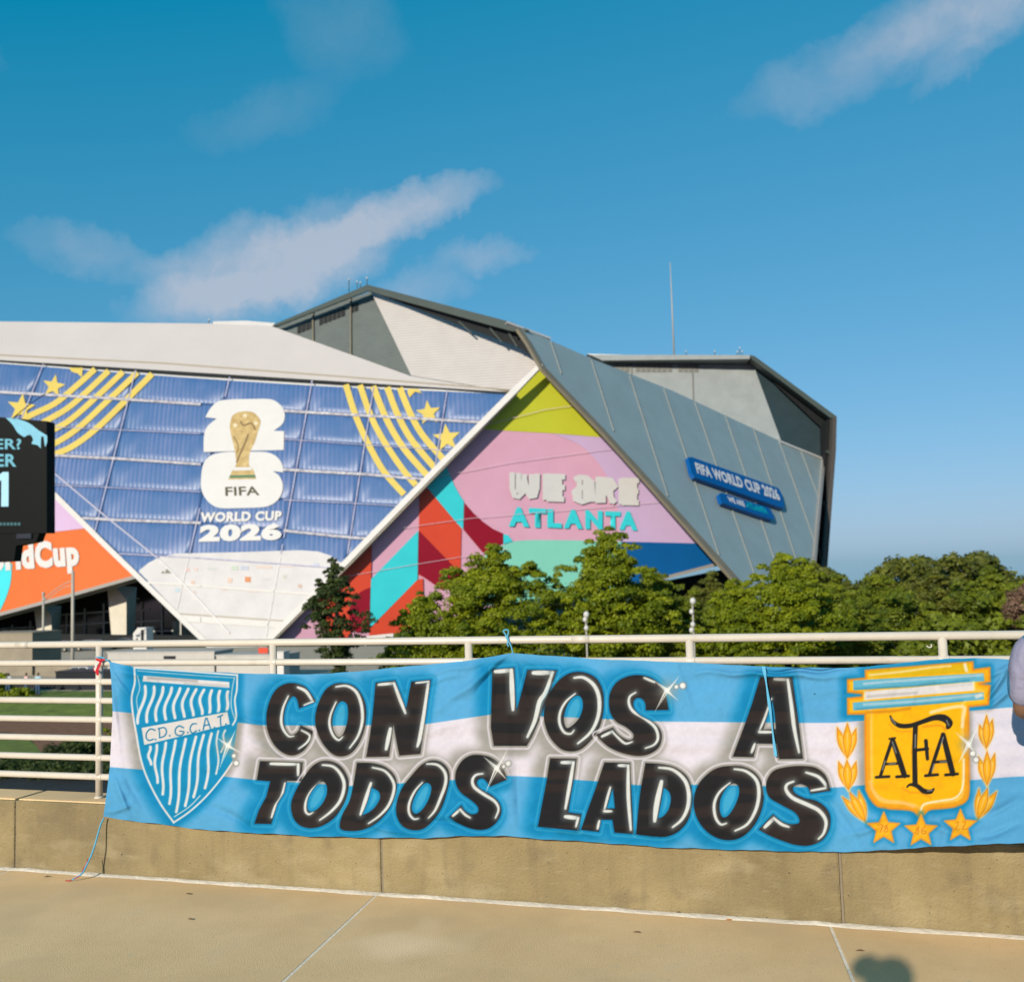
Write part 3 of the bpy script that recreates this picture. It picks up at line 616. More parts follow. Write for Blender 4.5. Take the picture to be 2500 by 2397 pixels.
for ln in ([(900, 1300), (1150, 1265), (1500, 1235), (1620, 1225)], [(1060, 1165), (1250, 1128), (1460, 1100), (1530, 1092)], [(1190, 1037), (1330, 1000), (1420, 988)], [(740, 1425), (1000, 1380), (1240, 1340)]):
    ribbon('mural_panel_joint', ln, 1.1, PI_, .38, mat('pale_joint', (.85, .62, .72), .5), S)
ribbon('mural_edge', [(1560, 1430), (1640, 1406), (1770, 1372), (1800, 1385)], 7, PI_, .6, mat('grey_trim', (.40, .38, .35)), S, 2)
solid('base_wall', [(1560, 1432), (1800, 1385), (1900, 1500), (1900, 1620), (1500, 1620)], Plane((1560, 1440, 181), (1850, 1440, 187), (1560, 1600, 181)), 0, M_void, S, 6)
# ---- signs on the fin
M_sign = mat('sign_blue', (.0, .115, .42), .4, .04, .5); M_sw = mat('sign_white', (.85, .86, .9), .5, .03, 1); M_sc = mat('sign_cyan', (.0, .50, .62), .5)
pw = u0(2.3059, (1250, 700))
def prow(name, px, off, m, th): return prism(name, [PC.P(u, v, off) for u, v in px], -PC.n*th, m, S)
prow('sign_board', [pw(p) for p in [(990, 960), (1012, 958), (1500, 1133), (1516, 1160), (1533, 1228), (1530, 1243), (1512, 1242), (1028, 1072), (1012, 1050)]], 1.0, M_sign, .7)
prow('sign_board', [pw(p) for p in [(1166, 1166), (1180, 1158), (1448, 1244), (1460, 1256), (1476, 1300), (1466, 1312), (1186, 1217), (1176, 1205)]], 1.0, M_sign, .7)
text_on('lettering', 'FIFA WORLD CUP 2026', [pw(p) for p in [(1026, 984), (1490, 1138), (1514, 1206), (1044, 1050)]], PC, 1.06, M_sw, S, .05)
text_on('lettering', 'WE ARE', [pw(p) for p in [(1210, 1178), (1302, 1206), (1316, 1240), (1222, 1210)]], PC, 1.06, M_sw, S, .05)
text_on('lettering', 'ATLANTA', [pw(p) for p in [(1312, 1209), (1430, 1245), (1442, 1282), (1324, 1243)]], PC, 1.06, M_sc, S, .05)

# ---- ground floor on the left: glass wall, mullions, splayed columns
PGL = Plane((0, 1560, 149), (500, 1560, 152), (0, 1450, 149))
M_glass = mat('dark_glazing', (.012, .022, .028), .12, .4, .3, spec=.6)
M_mul = mat('mullion', (.62, .62, .58), .5); M_col = mat('cast_concrete', (.86, .80, .66), .75, .1, .4, .2)
solid('glass_wall', [(-300, 1572), (-300, 1500), (0, 1440), (340, 1395), (600, 1560), (600, 1572)], PGL, 0, M_glass, S, 3)
z0 = u0(3.2667, (0, 1350))
for ln in ([(0, 605), (270, 590)], [(420, 585), (870, 552)], [(490, 492), (870, 465)], [(1010, 462), (1190, 450)], [(1010, 552), (1290, 535)], [(1180, 625), (1380, 618)], [(1010, 370), (1110, 362)], [(820, 648), (890, 645)]):
    ribbon('mullion', [z0(p) for p in ln], 3.6, PGL, .2, M_mul, S, .15)
for ln in ([(240, 540), (240, 640)], [(95, 570), (95, 640)], [(530, 480), (530, 650)], [(675, 440), (675, 650)], [(825, 400), (825, 650)], [(1130, 390), (1130, 600)], [(1290, 400), (1290, 660)], [(1440, 540), (1440, 690)]):
    ribbon('mullion', [z0(p) for p in ln], 3.6, PGL, .25, M_mul, S, .15)
PCO = Plane((100, 1546, 141), (300, 1546, 141.5), (100, 1470, 141))
M_col2 = M_col
def column(fr, sd):
    a = [PCO.P(*z0(p), 0) for p in fr]; b = PCO.P(0, 1500)*0
    s = [PCO.P(*z0(p), -3.0) for p in sd]
    # front face and receding side face, closed at the back
    v = a+s; n = len(a)
    mesh('column', v, [tuple(range(n)), (2, 1, n, n+1), (n, 0, 3, n+1)[:4], (0, 1, n), (3, 2, n+1)], M_col, S)
column([(268, 415), (345, 410), (412, 480), (412, 642), (296, 642)][0:1]+[(410, 500), (412, 642), (296, 642)], [(490, 420), (475, 642)])
column([(855, 258), (1008, 372), (1008, 652), (888, 655)], [(1090, 270), (1072, 650)])
for tri in ([(268, 415), (345, 408), (410, 500)], [(855, 258), (905, 252), (1008, 372)]): poly('column_head', [z0(p) for p in tri], PCO, .02, M_col, S)
solid('base_beam', [(78, 1547), (560, 1553), (560, 1576), (78, 1576)], PCO, .8, M_void, S, 2)
for k in range(26):
    u = 285+k*11.6
    if 340 < u < 362: continue
    poly('base_louvre', [(u, 1580), (u+6, 1580), (u+6, 1592), (u, 1592)], PCO, 1.2, M_louv if k % 3 else M_mul, S)
solid('base_glazing', [(800, 1570), (1120, 1570), (1120, 1650), (800, 1650)], Plane((800, 1600, 118), (1100, 1600, 120), (800, 1650, 118)), 0, mat('teal_glazing', (.03, .07, .09), .15, .3, .3, spec=.6), S, 2)
PX = Plane((800, 1600, 117.8), (1100, 1600, 119.8), (800, 1650, 117.8))
for u in (838, 892, 946): ribbon('mullion', [(u, 1572), (u, 1650)], 2.6, PX, .1, M_mul, S, .1)
ribbon('mullion', [(800, 1600), (1120, 1604)], 2.6, PX, .12, M_mul, S, .1)
ribbon('mural_edge', [(655, 1640), (760, 1606), (900, 1556), (960, 1550)], 8, Plane((655, 1640, 127), (960, 1550, 131), (655, 1500, 127)), .6, M_rim, S, .6)

# ------------------------------------------------------------------ the hand-painted banner
tA = lambda p: (250+p[0]/3.0154, 1550+p[1]/3.0154)
tB = lambda p: (800+p[0]/3.0154, 1500+p[1]/3.0154)
tC = lambda p: (1300+p[0]/2.8, 1550+p[1]/2.8)
tD = lambda p: (1950+p[0]/3.1309, 1550+p[1]/3.1309)
TOP = np.array([(240, 1612), (267, 1615), (330, 1628), (482, 1638), (582, 1643), (714, 1646), (800, 1644), (880, 1638), (966, 1629), (1050, 1621), (1132, 1614), (1200, 1602), (1250, 1594), (1290, 1597), (1375, 1602), (1443, 1608), (1657, 1616), (1780, 1622), (1861, 1627), (1950, 1629), (2040, 1630), (2110, 1628), (2205, 1617), (2317, 1607), (2380, 1606), (2461, 1609), (2560, 1613), (2700, 1612)], float)
BOT = np.array([(240, 1992), (253, 1994), (330, 2004), (449, 2019), (520, 2027), (648, 2034), (760, 2041), (900, 2044), (1032, 2045), (1120, 2041), (1221, 2039), (1297, 2046), (1450, 2055), (1621, 2068), (1800, 2074), (2000, 2079), (2110, 2078), (2269, 2067), (2400, 2061), (2493, 2057), (2700, 2048)], float)
LEFT = np.array([(1610, 266), (1640, 270), (1680, 273), (1736, 275), (1810, 271), (1872, 268), (1930, 261), (1996, 252)], float)
NXg, NYg = 1240, 236
s_ = np.linspace(0, 1, NXg); t_ = np.linspace(0, 1, NYg)
TT = np.repeat(t_[:, None], NXg, 1)
xs0 = 253+(2640-253)*s_
yt = np.interp(xs0, TOP[:, 0], TOP[:, 1]); ybm = np.interp(xs0, BOT[:, 0], BOT[:, 1])
VV = yt[None, :]*(1-TT)+ybm[None, :]*TT
xl = np.interp(VV, LEFT[:, 0], LEFT[:, 1])
UU = xl+(2640-xl)*s_[None, :]
yt2 = np.interp(UU, TOP[:, 0], TOP[:, 1]); yb2 = np.interp(UU, BOT[:, 0], BOT[:, 1])
edge_n = .8*np.sin(UU/23)+.5*np.sin(UU/9.1+1)
VV = yt2*(1-TT)+yb2*TT+edge_n*(TT**8)*1.0+edge_n*((1-TT)**8)*.5
Uf = UU.ravel(); Vf = VV.ravel()
def vnoise(x, y, seed):
    r = np.random.default_rng(seed); g = r.random((64, 64)); xi = np.floor(x).astype(int); yi = np.floor(y).astype(int); fx = x-xi; fy = y-yi
    fx = fx*fx*(3-2*fx); fy = fy*fy*(3-2*fy); G = lambda a, b: g[a % 64, b % 64]
    return (G(xi, yi)*(1-fx)+G(xi+1, yi)*fx)*(1-fy)+(G(xi, yi+1)*(1-fx)+G(xi+1, yi+1)*fx)*fy
def fbm(x, y, s, seed, o=4):
    a = 0; w = 0
    for k in range(o): a = a+vnoise(x/s*2**k+7.3*k, y/s*2**k+3.1*k, seed+k)*.5**k; w += .5**k
    return a/w
BASE_T = np.array([(240, 1733), (276, 1736), (580, 1763), (635, 1770), (814, 1771), (1040, 1767), (1198, 1744), (1377, 1750), (1618, 1761), (1950, 1764), (2036, 1764), (2200, 1752), (2368, 1735), (2458, 1727), (2700, 1715)], float)
BASE_B = np.array([(240, 1869), (270, 1872), (548, 1895), (621, 1903), (853, 1918), (1050, 1908), (1239, 1893), (1327, 1897), (1461, 1907), (1557, 1916), (1696, 1915), (2036, 1922), (2111, 1916), (2368, 1904), (2467, 1896), (2700, 1885)], float)
bt = np.interp(Uf, BASE_T[:, 0], BASE_T[:, 1]); bb = np.interp(Uf, BASE_B[:, 0], BASE_B[:, 1])
def sst(a, b, x): t = np.clip((x-a)/(b-a), 0, 1); return t*t*(3-2*t)
white_m = sst(-1.5, 1.5, Vf-bt)*(1-sst(-1.5, 1.5, Vf-bb))
BLUE = np.array((90, 172, 222.)); WHITE = np.array((230, 224, 236.)); DEEP = np.array((0, 134, 190.)); GREYA = np.array((158, 156, 150.))
n1 = fbm(Uf, Vf, 90, 5)[:, None]
IMG = (BLUE*(1-white_m[:, None])+WHITE*white_m[:, None])*(.965+.07*n1)
halo_col = DEEP*(1-white_m[:, None])+GREYA*white_m[:, None]
def bbox_idx(P, pad):
    P = np.array([p[:2] for p in P]); lo = P.min(0)-pad; hi = P.max(0)+pad
    return np.nonzero((Uf > lo[0]) & (Uf < hi[0]) & (Vf > lo[1]) & (Vf < hi[1]))[0]
def seg_d(x, y, a, b):
    dx, dy = b[0]-a[0], b[1]-a[1]; L2 = dx*dx+dy*dy+1e-9; t = np.clip(((x-a[0])*dx+(y-a[1])*dy)/L2, 0, 1)
    return np.hypot(x-a[0]-t*dx, y-a[1]-t*dy), t
def sd_poly(P, idx, ox=0, oy=0):
    x = Uf[idx]+ox; y = Vf[idx]+oy; d = np.full(len(idx), 1e9); ins = np.zeros(len(idx), bool); n = len(P)
    for i in range(n):
        a, b = P[i], P[(i+1) % n]; e, _ = seg_d(x, y, a, b); d = np.minimum(d, e)
        if a[1] != b[1]:
            c = ((a[1] > y) != (b[1] > y)) & (x < (b[0]-a[0])*(y-a[1])/(b[1]-a[1])+a[0]); ins ^= c
    return np.where(ins, -d, d)
def sd_multi(Ps, idx, ox=0, oy=0):
    o = sd_poly(Ps[0], idx, ox, oy)
    for h in Ps[1:]: o = np.maximum(o, -sd_poly(h, idx, ox, oy))
    return o
def sd_line(P, w, idx):
    x = Uf[idx]; y = Vf[idx]; d = np.full(len(idx), 1e9); n = len(P); w = w if isinstance(w, (list, tuple, np.ndarray)) else [w]*n
    for i in range(n-1):
        e, t = seg_d(x, y, P[i], P[i+1]); d = np.minimum(d, e-(w[i]*(1-t)+w[i+1]*t)/2)
    return d
def paint(idx, alpha, col):
    a = np.clip(alpha, 0, 1)[:, None]; c = np.asarray(col, float)
    if c.ndim == 2: c = c[idx]
    IMG[idx] = IMG[idx]*(1-a)+c*a
def fill(P, col, soft=1.4, alpha=1.): i = bbox_idx(P, soft*2+2); paint(i, alpha*(1-sst(-soft, soft, sd_poly(P, i))), col)
def stroke(P, w, col, soft=1.3, alpha=1.):
    mw_ = max(w) if isinstance(w, (list, tuple)) else w
    i = bbox_idx(P, mw_+soft*2+2); paint(i, alpha*(1-sst(-soft, soft, sd_line(P, w, i))), col)
def halo(Ps, r, alpha, ox=0, oy=0, col=None):
    i = bbox_idx(Ps[0], r+abs(ox)+abs(oy)+3); d = sd_poly(Ps[0], i, ox, oy); nn = .75+.5*fbm(Uf[i], Vf[i], 26, 44)
    paint(i, alpha*nn*(1-sst(-4, r, d)), halo_col if col is None else col)
C_ = 1
def letter(tf, outer, holes=(), hi=(), smo=True):
    k = 5
    O_ = [tf(p) for p in (smooth_closed(outer, k) if smo else outer)]
    H_ = [[tf(p) for p in (smooth_closed(h, k))] for h in holes]
    return (O_, H_, [([tf(p) for p in smooth_open(l, 4)], w/3.) for l, w in hi]) if 0 else (O_, H_, [([tf(p) for p in smooth_open(l, 4)], w*1.18/3.) for l, w in hi])
LT = []
LT.append(letter(tA, [(1400, 352), (1480, 372), (1530, 420), (1575, 490, 1), (1448, 540, 1), (1430, 470), (1400, 452), (1365, 495), (1343, 560), (1337, 640), (1355, 700), (1385, 735), (1420, 725), (1445, 700), (1458, 662, 1), (1552, 706, 1), (1530, 780), (1480, 850), (1410, 885), (1340, 872), (1270, 815), (1222, 725), (1205, 610), (1225, 500), (1270, 410), (1330, 364)], [],
  [([(1368, 448), (1330, 535), (1316, 625), (1330, 690), (1370, 742), (1408, 742)], 13), ([(1438, 384), (1500, 415), (1550, 492)], 15), ([(1550, 492), (1485, 516)], 11), ([(1465, 700), (1526, 738), (1505, 790), (1445, 836)], 11)]))
LT.append(letter(tA, [(1760, 352), (1840, 367), (1900, 422), (1940, 520), (1938, 650), (1900, 775), (1835, 865), (1760, 893), (1690, 872), (1620, 795), (1575, 695), (1566, 600), (1590, 500), (1640, 405), (1700, 362)], [[(1770, 487), (1800, 512), (1808, 575), (1800, 645), (1775, 720), (1745, 750), (1718, 732), (1695, 675), (1697, 600), (1720, 532), (1745, 497)]],
  [([(1720, 492), (1680, 585), (1672, 660), (1697, 735), (1738, 772), (1768, 748)], 12), ([(1720, 380), (1800, 374), (1870, 420), (1908, 520), (1912, 640), (1880, 745), (1820, 830)], 15)]))
LT.append(letter(tB, [(352, 500), (498, 482), (578, 690), (615, 492), (762, 478), (740, 620), (722, 760), (700, 900), (683, 1025), (527, 1038), (505, 930), (484, 812), (452, 1045), (283, 1048), (310, 890), (330, 740)], [],
  [([(375, 515), (488, 505)], 14), ([(488, 505), (535, 630), (572, 725)], 17), ([(742, 492), (715, 700), (680, 900), (660, 970)], 20), ([(650, 502), (742, 492)], 10), ([(462, 840), (430, 990)], 20)], False))
LT.append(letter(tB, [(1212, 402), (1375, 388), (1382, 560), (1392, 700), (1435, 540), (1470, 405), (1690, 408), (1640, 560), (1565, 760), (1505, 900), (1465, 966), (1222, 966), (1200, 830), (1205, 620)], [],
  [([(1235, 418), (1352, 408)], 22), ([(1352, 408), (1358, 560), (1364, 700)], 24), ([(1515, 428), (1655, 425)], 24), ([(1655, 425), (1605, 570), (1560, 640), (1525, 780), (1470, 900)], 22)], False))
LT.append(letter(tC, [(310, 250), (390, 266), (450, 312), (485, 400), (485, 520), (458, 630), (400, 718), (330, 780), (260, 795), (190, 775), (120, 700), (82, 600), (78, 520), (105, 420), (160, 330), (232, 270)], [[(310, 413), (338, 438), (343, 495), (322, 560), (282, 608), (240, 635), (220, 608), (216, 555), (234, 488), (268, 435)]],
  [([(285, 292), (350, 290), (420, 342), (455, 430), (450, 550), (400, 660), (310, 740)], [0]*0 or 19), ([(292, 400), (230, 452), (190, 525), (185, 600), (215, 662), (260, 674), (284, 650)], 13)]))
LT.append(letter(tC, [(720, 272), (800, 287), (870, 332), (910, 402), (932, 512, 1), (775, 515, 1), (768, 462), (742, 433), (708, 433), (690, 462), (698, 505), (740, 548), (820, 590), (870, 640), (885, 700), (862, 768), (800, 812), (720, 826), (620, 808), (530, 770), (470, 722), (433, 680, 1), (550, 630, 1), (590, 680), (650, 715), (686, 706), (686, 672), (640, 630), (570, 590), (532, 530), (522, 460), (532, 390), (572, 325), (640, 285)], [],
  [([(705, 392), (665, 420), (660, 470), (690, 522), (770, 570), (838, 630), (858, 700), (832, 748), (772, 772)], 15), ([(475, 692), (545, 658)], 14), ([(545, 658), (585, 700), (635, 740), (682, 728)], 11), ([(765, 292), (835, 322)], 12)]))
LT.append(letter(tC, [(1556, 285), (1777, 287), (1815, 560), (1850, 845), (1685, 848), (1668, 743), (1532, 741), (1512, 834), (1368, 831), (1440, 640), (1500, 470)], [[(1638, 448, 1), (1652, 520), (1664, 641, 1), (1578, 645, 1)]],
  [([(1655, 300), (1745, 302)], 15), ([(1745, 302), (1770, 480), (1790, 640), (1822, 800)], 19), ([(1634, 435), (1590, 560), (1550, 655)], 12), ([(1550, 662), (1640, 662)], 14), ([(1520, 745), (1498, 800)], 15)], False))
LT.append(letter(tA, [(1160, 925), (1476, 935), (1465, 1072), (1358, 1072), (1340, 1160), (1290, 1240), (1243, 1390), (1118, 1388), (1150, 1290), (1205, 1190), (1235, 1076), (1135, 1068)], [],
  [([(1240, 946), (1442, 950)], 16), ([(1442, 950), (1440, 1030)], 14), ([(1345, 1090), (1320, 1190), (1275, 1260), (1245, 1340)], 17)], False))
LT.append(letter(tA, [(1620, 925), (1700, 932), (1765, 975), (1810, 1060), (1808, 1155), (1768, 1262), (1700, 1350), (1610, 1406), (1520, 1420), (1442, 1392), (1398, 1325), (1390, 1232), (1430, 1130), (1490, 1032), (1550, 960)], [[(1625, 1078), (1650, 1110), (1650, 1172), (1618, 1240), (1572, 1286), (1530, 1298), (1509, 1270), (1517, 1200), (1550, 1140), (1590, 1095)]],
  [([(1602, 1082), (1540, 1142), (1500, 1220), (1494, 1290), (1520, 1318), (1552, 1300)], 12), ([(1620, 955), (1700, 968), (1758, 1030), (1780, 1110), (1750, 1218), (1680, 1300), (1600, 1360)], 16)]))
LT.append(letter(tB, [(215, 1088, 1), (330, 1092), (425, 1120), (490, 1180), (510, 1260), (490, 1360), (432, 1460), (350, 1540), (250, 1585), (150, 1592), (98, 1578), (88, 1540), (112, 1460), (160, 1370), (190, 1240)], [[(322, 1272, 1), (372, 1300), (384, 1350), (352, 1410), (305, 1452), (255, 1475, 1), (295, 1375)]],
  [([(318, 1240), (280, 1360), (242, 1470)], 19), ([(330, 1125), (420, 1150), (478, 1220), (488, 1290), (450, 1400), (380, 1480), (300, 1536)], 14)]))
LT.append(letter(tB, [(760, 1072), (830, 1082), (882, 1130), (898, 1200), (880, 1300), (840, 1420), (780, 1510), (705, 1575), (620, 1585), (545, 1550), (505, 1470), (510, 1370), (550, 1270), (620, 1180), (690, 1105)], [[(730, 1238), (760, 1262), (758, 1312), (732, 1380), (690, 1440), (648, 1465), (622, 1440), (624, 1388), (652, 1318), (692, 1260)]],
  [([(697, 1235), (640, 1300), (600, 1390), (600, 1460), (632, 1502), (668, 1500)], 12), ([(730, 1098), (808, 1105), (862, 1160), (868, 1240), (830, 1350), (790, 1440), (742, 1496)], 15)]))
LT.append(letter(tB, [(1090, 1030), (1180, 1042), (1250, 1082), (1300, 1150), (1322, 1214, 1), (1195, 1266, 1), (1168, 1228), (1140, 1206), (1108, 1215), (1100, 1245), (1125, 1282), (1200, 1322), (1262, 1380), (1280, 1450), (1250, 1520), (1190, 1570), (1120, 1585), (1040, 1570), (950, 1530), (893, 1490, 1), (985, 1400, 1), (1012, 1442), (1060, 1468), (1104, 1455), (1104, 1415), (1060, 1370), (980, 1310), (942, 1240), (942, 1160), (980, 1085), (1030, 1045)], [],
  [([(1142, 1170), (1090, 1180), (1065, 1220), (1080, 1270), (1150, 1322), (1228, 1372), (1258, 1430), (1235, 1495)], 15), ([(922, 1478), (975, 1432)], 15), ([(975, 1432), (1010, 1470), (1050, 1495)], 12)]))
LT.append(letter(tC, [(120, 840), (303, 843), (288, 960), (262, 1100), (246, 1210), (336, 1222), (319, 1338), (36, 1309), (60, 1180), (95, 1000)], [],
  [([(200, 870), (280, 870)], 17), ([(280, 870), (255, 1020), (225, 1185)], 18), ([(225, 1240), (312, 1250)], 20), ([(312, 1250), (297, 1308)], 12)], False))
LT.append(letter(tC, [(492, 868), (668, 872), (675, 1030), (684, 1200), (693, 1360), (560, 1350), (545, 1262), (470, 1262), (455, 1345), (330, 1331), (375, 1200), (430, 1050)], [[(548, 1050, 1), (556, 1120), (562, 1183, 1), (508, 1183, 1), (535, 1090)]],
  [([(590, 890), (655, 892)], 15), ([(655, 892), (655, 1100), (672, 1330)], 18), ([(532, 1040), (510, 1120), (490, 1200)], 13), ([(490, 1203), (540, 1203)], 13), ([(458, 1270), (445, 1322)], 15)], False))
LT.append(letter(tC, [(772, 872, 1), (880, 880), (980, 906), (1060, 970), (1092, 1070), (1092, 1170), (1060, 1270), (1000, 1340), (920, 1376), (830, 1376), (707, 1362, 1), (717, 1250), (735, 1080)], [[(897, 1042, 1), (932, 1070), (945, 1120), (930, 1190), (892, 1238), (858, 1250, 1), (878, 1150)]],
  [([(882, 1000), (850, 1150), (835, 1270)], 26), ([(865, 905), (960, 920), (1040, 990), (1068, 1080), (1060, 1180), (1020, 1260), (958, 1312)], 19)]))
LT.append(letter(tC, [(1350, 893), (1440, 897), (1520, 937), (1568, 1010), (1582, 1110), (1558, 1220), (1500, 1320), (1420, 1385), (1330, 1402), (1240, 1376), (1162, 1312), (1112, 1220), (1102, 1120), (1132, 1022), (1200, 945), (1270, 905)], [[(1385, 1015), (1410, 1042), (1408, 1100), (1375, 1180), (1332, 1236), (1298, 1240), (1280, 1190), (1286, 1120), (1318, 1055), (1350, 1022)]],
  [([(1350, 1010), (1280, 1070), (1243, 1150), (1250, 1240), (1285, 1292), (1326, 1285)], 14), ([(1380, 915), (1460, 930), (1530, 990), (1548, 1080), (1528, 1190), (1470, 1290), (1385, 1336)], 17)]))
LT.append(letter(tC, [(1780, 895), (1892, 896), (1954, 915), (2008, 966), (2039, 1064, 1), (1900, 1084, 1), (1880, 1040), (1835, 1018), (1795, 1028), (1780, 1052), (1800, 1082), (1860, 1112), (1936, 1130), (1999, 1171), (2035, 1234), (2030, 1323), (1981, 1400), (1892, 1438), (1800, 1434), (1720, 1410), (1620, 1370), (1545, 1328, 1), (1645, 1222, 1), (1700, 1268), (1760, 1290), (1818, 1284), (1822, 1255), (1790, 1210), (1700, 1160), (1620, 1110), (1595, 1040), (1612, 970), (1665, 918)], [],
  [([(1785, 1000), (1740, 1020), (1735, 1060), (1780, 1112), (1880, 1158), (1960, 1200), (2006, 1270), (1992, 1350), (1955, 1392)], 19), ([(1588, 1312), (1650, 1250)], 18), ([(1650, 1250), (1700, 1290), (1752, 1310)], 15), ([(1870, 938), (1950, 965), (1995, 1010), (2005, 1040)], 16), ([(2003, 1045), (1905, 1062)], 12)]))
# airbrush haloes first, then letters
for O_, H_, hi in LT:
    halo([O_], 38, .85, 20, -2); halo([O_], 20, .98); halo([O_], 28, .75, 4, -12)
BLK = np.array((31, 31, 34.)); BRN = np.array((50, 41, 38.))
for O_, H_, hi in LT:
    i = bbox_idx(O_, 16); d = sd_multi([O_]+H_, i)
    # thin paler line sprayed round the letter
    ln = np.exp(-((d-7.)/2.3)**2); side = sst(-1, 1, np.zeros_like(d)+.4)
    lc = WHITE*white_m[:, None]+np.array((120, 200, 232.))*(1-white_m[:, None])
    paint(i, ln*(.35+.5*white_m[i]), lc)
    for h in H_:
        j = bbox_idx(h, 2); dh = sd_poly(h, j); paint(j, (1-sst(-1, 2, dh))*.75, halo_col*.92+.08*255); paint(j, (1-sst(-11, -5, dh))*.45, lc)
    inner = 1-sst(-1.5, 1.3, d); bands = sst(.42, .62, fbm(Uf[i]*.10, Vf[i], 24, 14, 2)+.12*np.sin(Vf[i]/44.9*2*np.pi+1.1))  # brown bands painted in to imitate bars showing through the black
    col = BLK[None]*(1-(bands*.8)[:, None])+BRN[None]*(bands*.8)[:, None]
    a = inner[:, None]; IMG[i] = IMG[i]*(1-a)+col*a
    for pl_, w in hi:
        j = bbox_idx(pl_, 16); ins = 1-sst(-3, 0, sd_multi([O_]+H_, j)); dl = sd_line(pl_, 0, j)
        paint(j, ins*.62*np.exp(-(dl/(w*1.35))**2), (120, 130, 130))
        nn = len(pl_); ws = [w*(.55+.75*math.sin(math.pi*min(1, (k+1.2)/(nn+1)))) for k in range(nn)]
        paint(j, ins*.97*(1-sst(-1.6, 1.4, sd_line(pl_, ws, j))), (228, 232, 230))
# --- shield on the left
SK = np.array((10, 142, 193.)); WHT = (226, 224, 226)
sh = [tA(p) for p in smooth_closed([(235, 240, 1), (600, 262), (992, 292, 1), (990, 400), (985, 480), (1000, 600, 1), (975, 780), (955, 930, 1), (860, 1070), (700, 1250), (525, 1380, 1), (430, 1250), (335, 1075), (285, 930), (250, 700), (222, 560), (215, 450), (235, 350)])]
halo([sh], 34, .9, 8, -4); halo([sh], 18, .9, -6, 0)
fill(sh, SK, 3)
def sline(pts, w, a=1., soft=1.4, col=WHT, tf=tA): stroke([tf(p) for p in smooth_open(pts, 4)], w, col, soft, a)
sline([(235, 240), (600, 264), (992, 294)], 4.2); sline([(992, 294), (990, 400), (975, 480), (985, 600), (960, 660)], 4.2); sline([(235, 240), (238, 350), (216, 450), (222, 560), (248, 720), (285, 920), (340, 1075), (430, 1245), (525, 1378)], 4.5)
sline([(525, 1378), (640, 1300), (760, 1190), (870, 1060), (958, 935)], 4.2); sline([(530, 1335), (640, 1262), (720, 1180)], 2.2); sline([(258, 262), (600, 290), (972, 315)], 1.8, .8); sline([(972, 315), (955, 400), (948, 520), (972, 610)], 2.5, .8); sline([(258, 300), (275, 390), (252, 470), (262, 560)], 2.4, .8)
fill([tA(p) for p in [(302, 298), (935, 345), (935, 388), (296, 340)]], WHT, 1.4); fill([tA(p) for p in [(330, 305), (700, 330), (700, 345), (330, 325)]], (150, 150, 150), 5, .8); fill([tA(p) for p in [(600, 350), (920, 368), (920, 380), (600, 362)]], (165, 163, 160), 4, .6)
ribtop = lambda x: 372+(x-300)*.065; ribbot = lambda x: 660-(x-300)*.155
for k in range(11):
    x = 303+k*62; y0 = ribtop(x); y1 = ribbot(x)-8; A_ = (16 if k < 8 else 7); ph = .3+k*.35
    pts = [(x+A_*math.sin(ph+q*5.2)-(10+14*(1-k/11))*q*1.6+6, y0+(y1-y0)*q) for q in np.linspace(0, 1, 9)]
    sline(pts, [7.2 if 0 < j < 8*4 else 5 for j in range(33)][:33], 1, 1.6)
    sline([(p[0]-19, p[1]+16) for p in pts[:7]], 1.6, .35, 1.6, (150, 205, 230))
low = [(345, 820, 350, 950), (392, 808, 398, 1085), (458, 790, 437, 1170), (530, 775, 488, 1240), (605, 765, 540, 1300), (682, 748, 608, 1255), (740, 735, 672, 1190), (800, 725, 758, 1125), (852, 705, 842, 1020), (905, 700, 880, 860)]
for k, (x0, y0, x1, y1) in enumerate(low):
    ph = 1.+k*.25; pts = [(x0+(x1-x0)*q+9*math.sin(ph+q*7), y0+(y1-y0)*q) for q in np.linspace(0, 1, 9)]
    sline(pts, 6.6 if k < 8 else 4.5, 1, 1.6); sline([(p[0]-17, p[1]+10) for p in pts[:6]], 1.5, .3, 1.6, (150, 205, 230))
rb = [tA(p) for p in [(288, 682), (600, 625), (920, 565), (938, 655), (640, 730), (308, 808)]]
i = bbox_idx(rb, 12); paint(i, .6*(1-sst(0, 8, sd_poly(rb, i))), (0, 125, 175)); fill(rb, (222, 218, 216), 1.6)
for g in ([(388, 700), (355, 690), (328, 715), (322, 752), (342, 775), (375, 765)], [(418, 688), (422, 755)], [(412, 688), (455, 680), (472, 708), (458, 742), (422, 755)], [(598, 682), (562, 668), (536, 698), (545, 732), (580, 738), (600, 712), (570, 706)], [(692, 652), (662, 655), (645, 690), (662, 722), (692, 704)], [(742, 698), (760, 612), (770, 612), (796, 688)], [(748, 666), (788, 658)], [(850, 603), (884, 588)], [(868, 596), (872, 668)]):
    stroke([tA(p) for p in smooth_open(g, 3)] if len(g) > 4 else [tA(p) for p in g], 3.2, (22, 120, 165), 1.2)
for g in ((390, 768), (494, 740), (628, 716), (712, 700), (824, 680), (908, 655)): stroke([tA(g), tA((g[0]+3, g[1]))], 3.6, (22, 120, 165), 1.2)
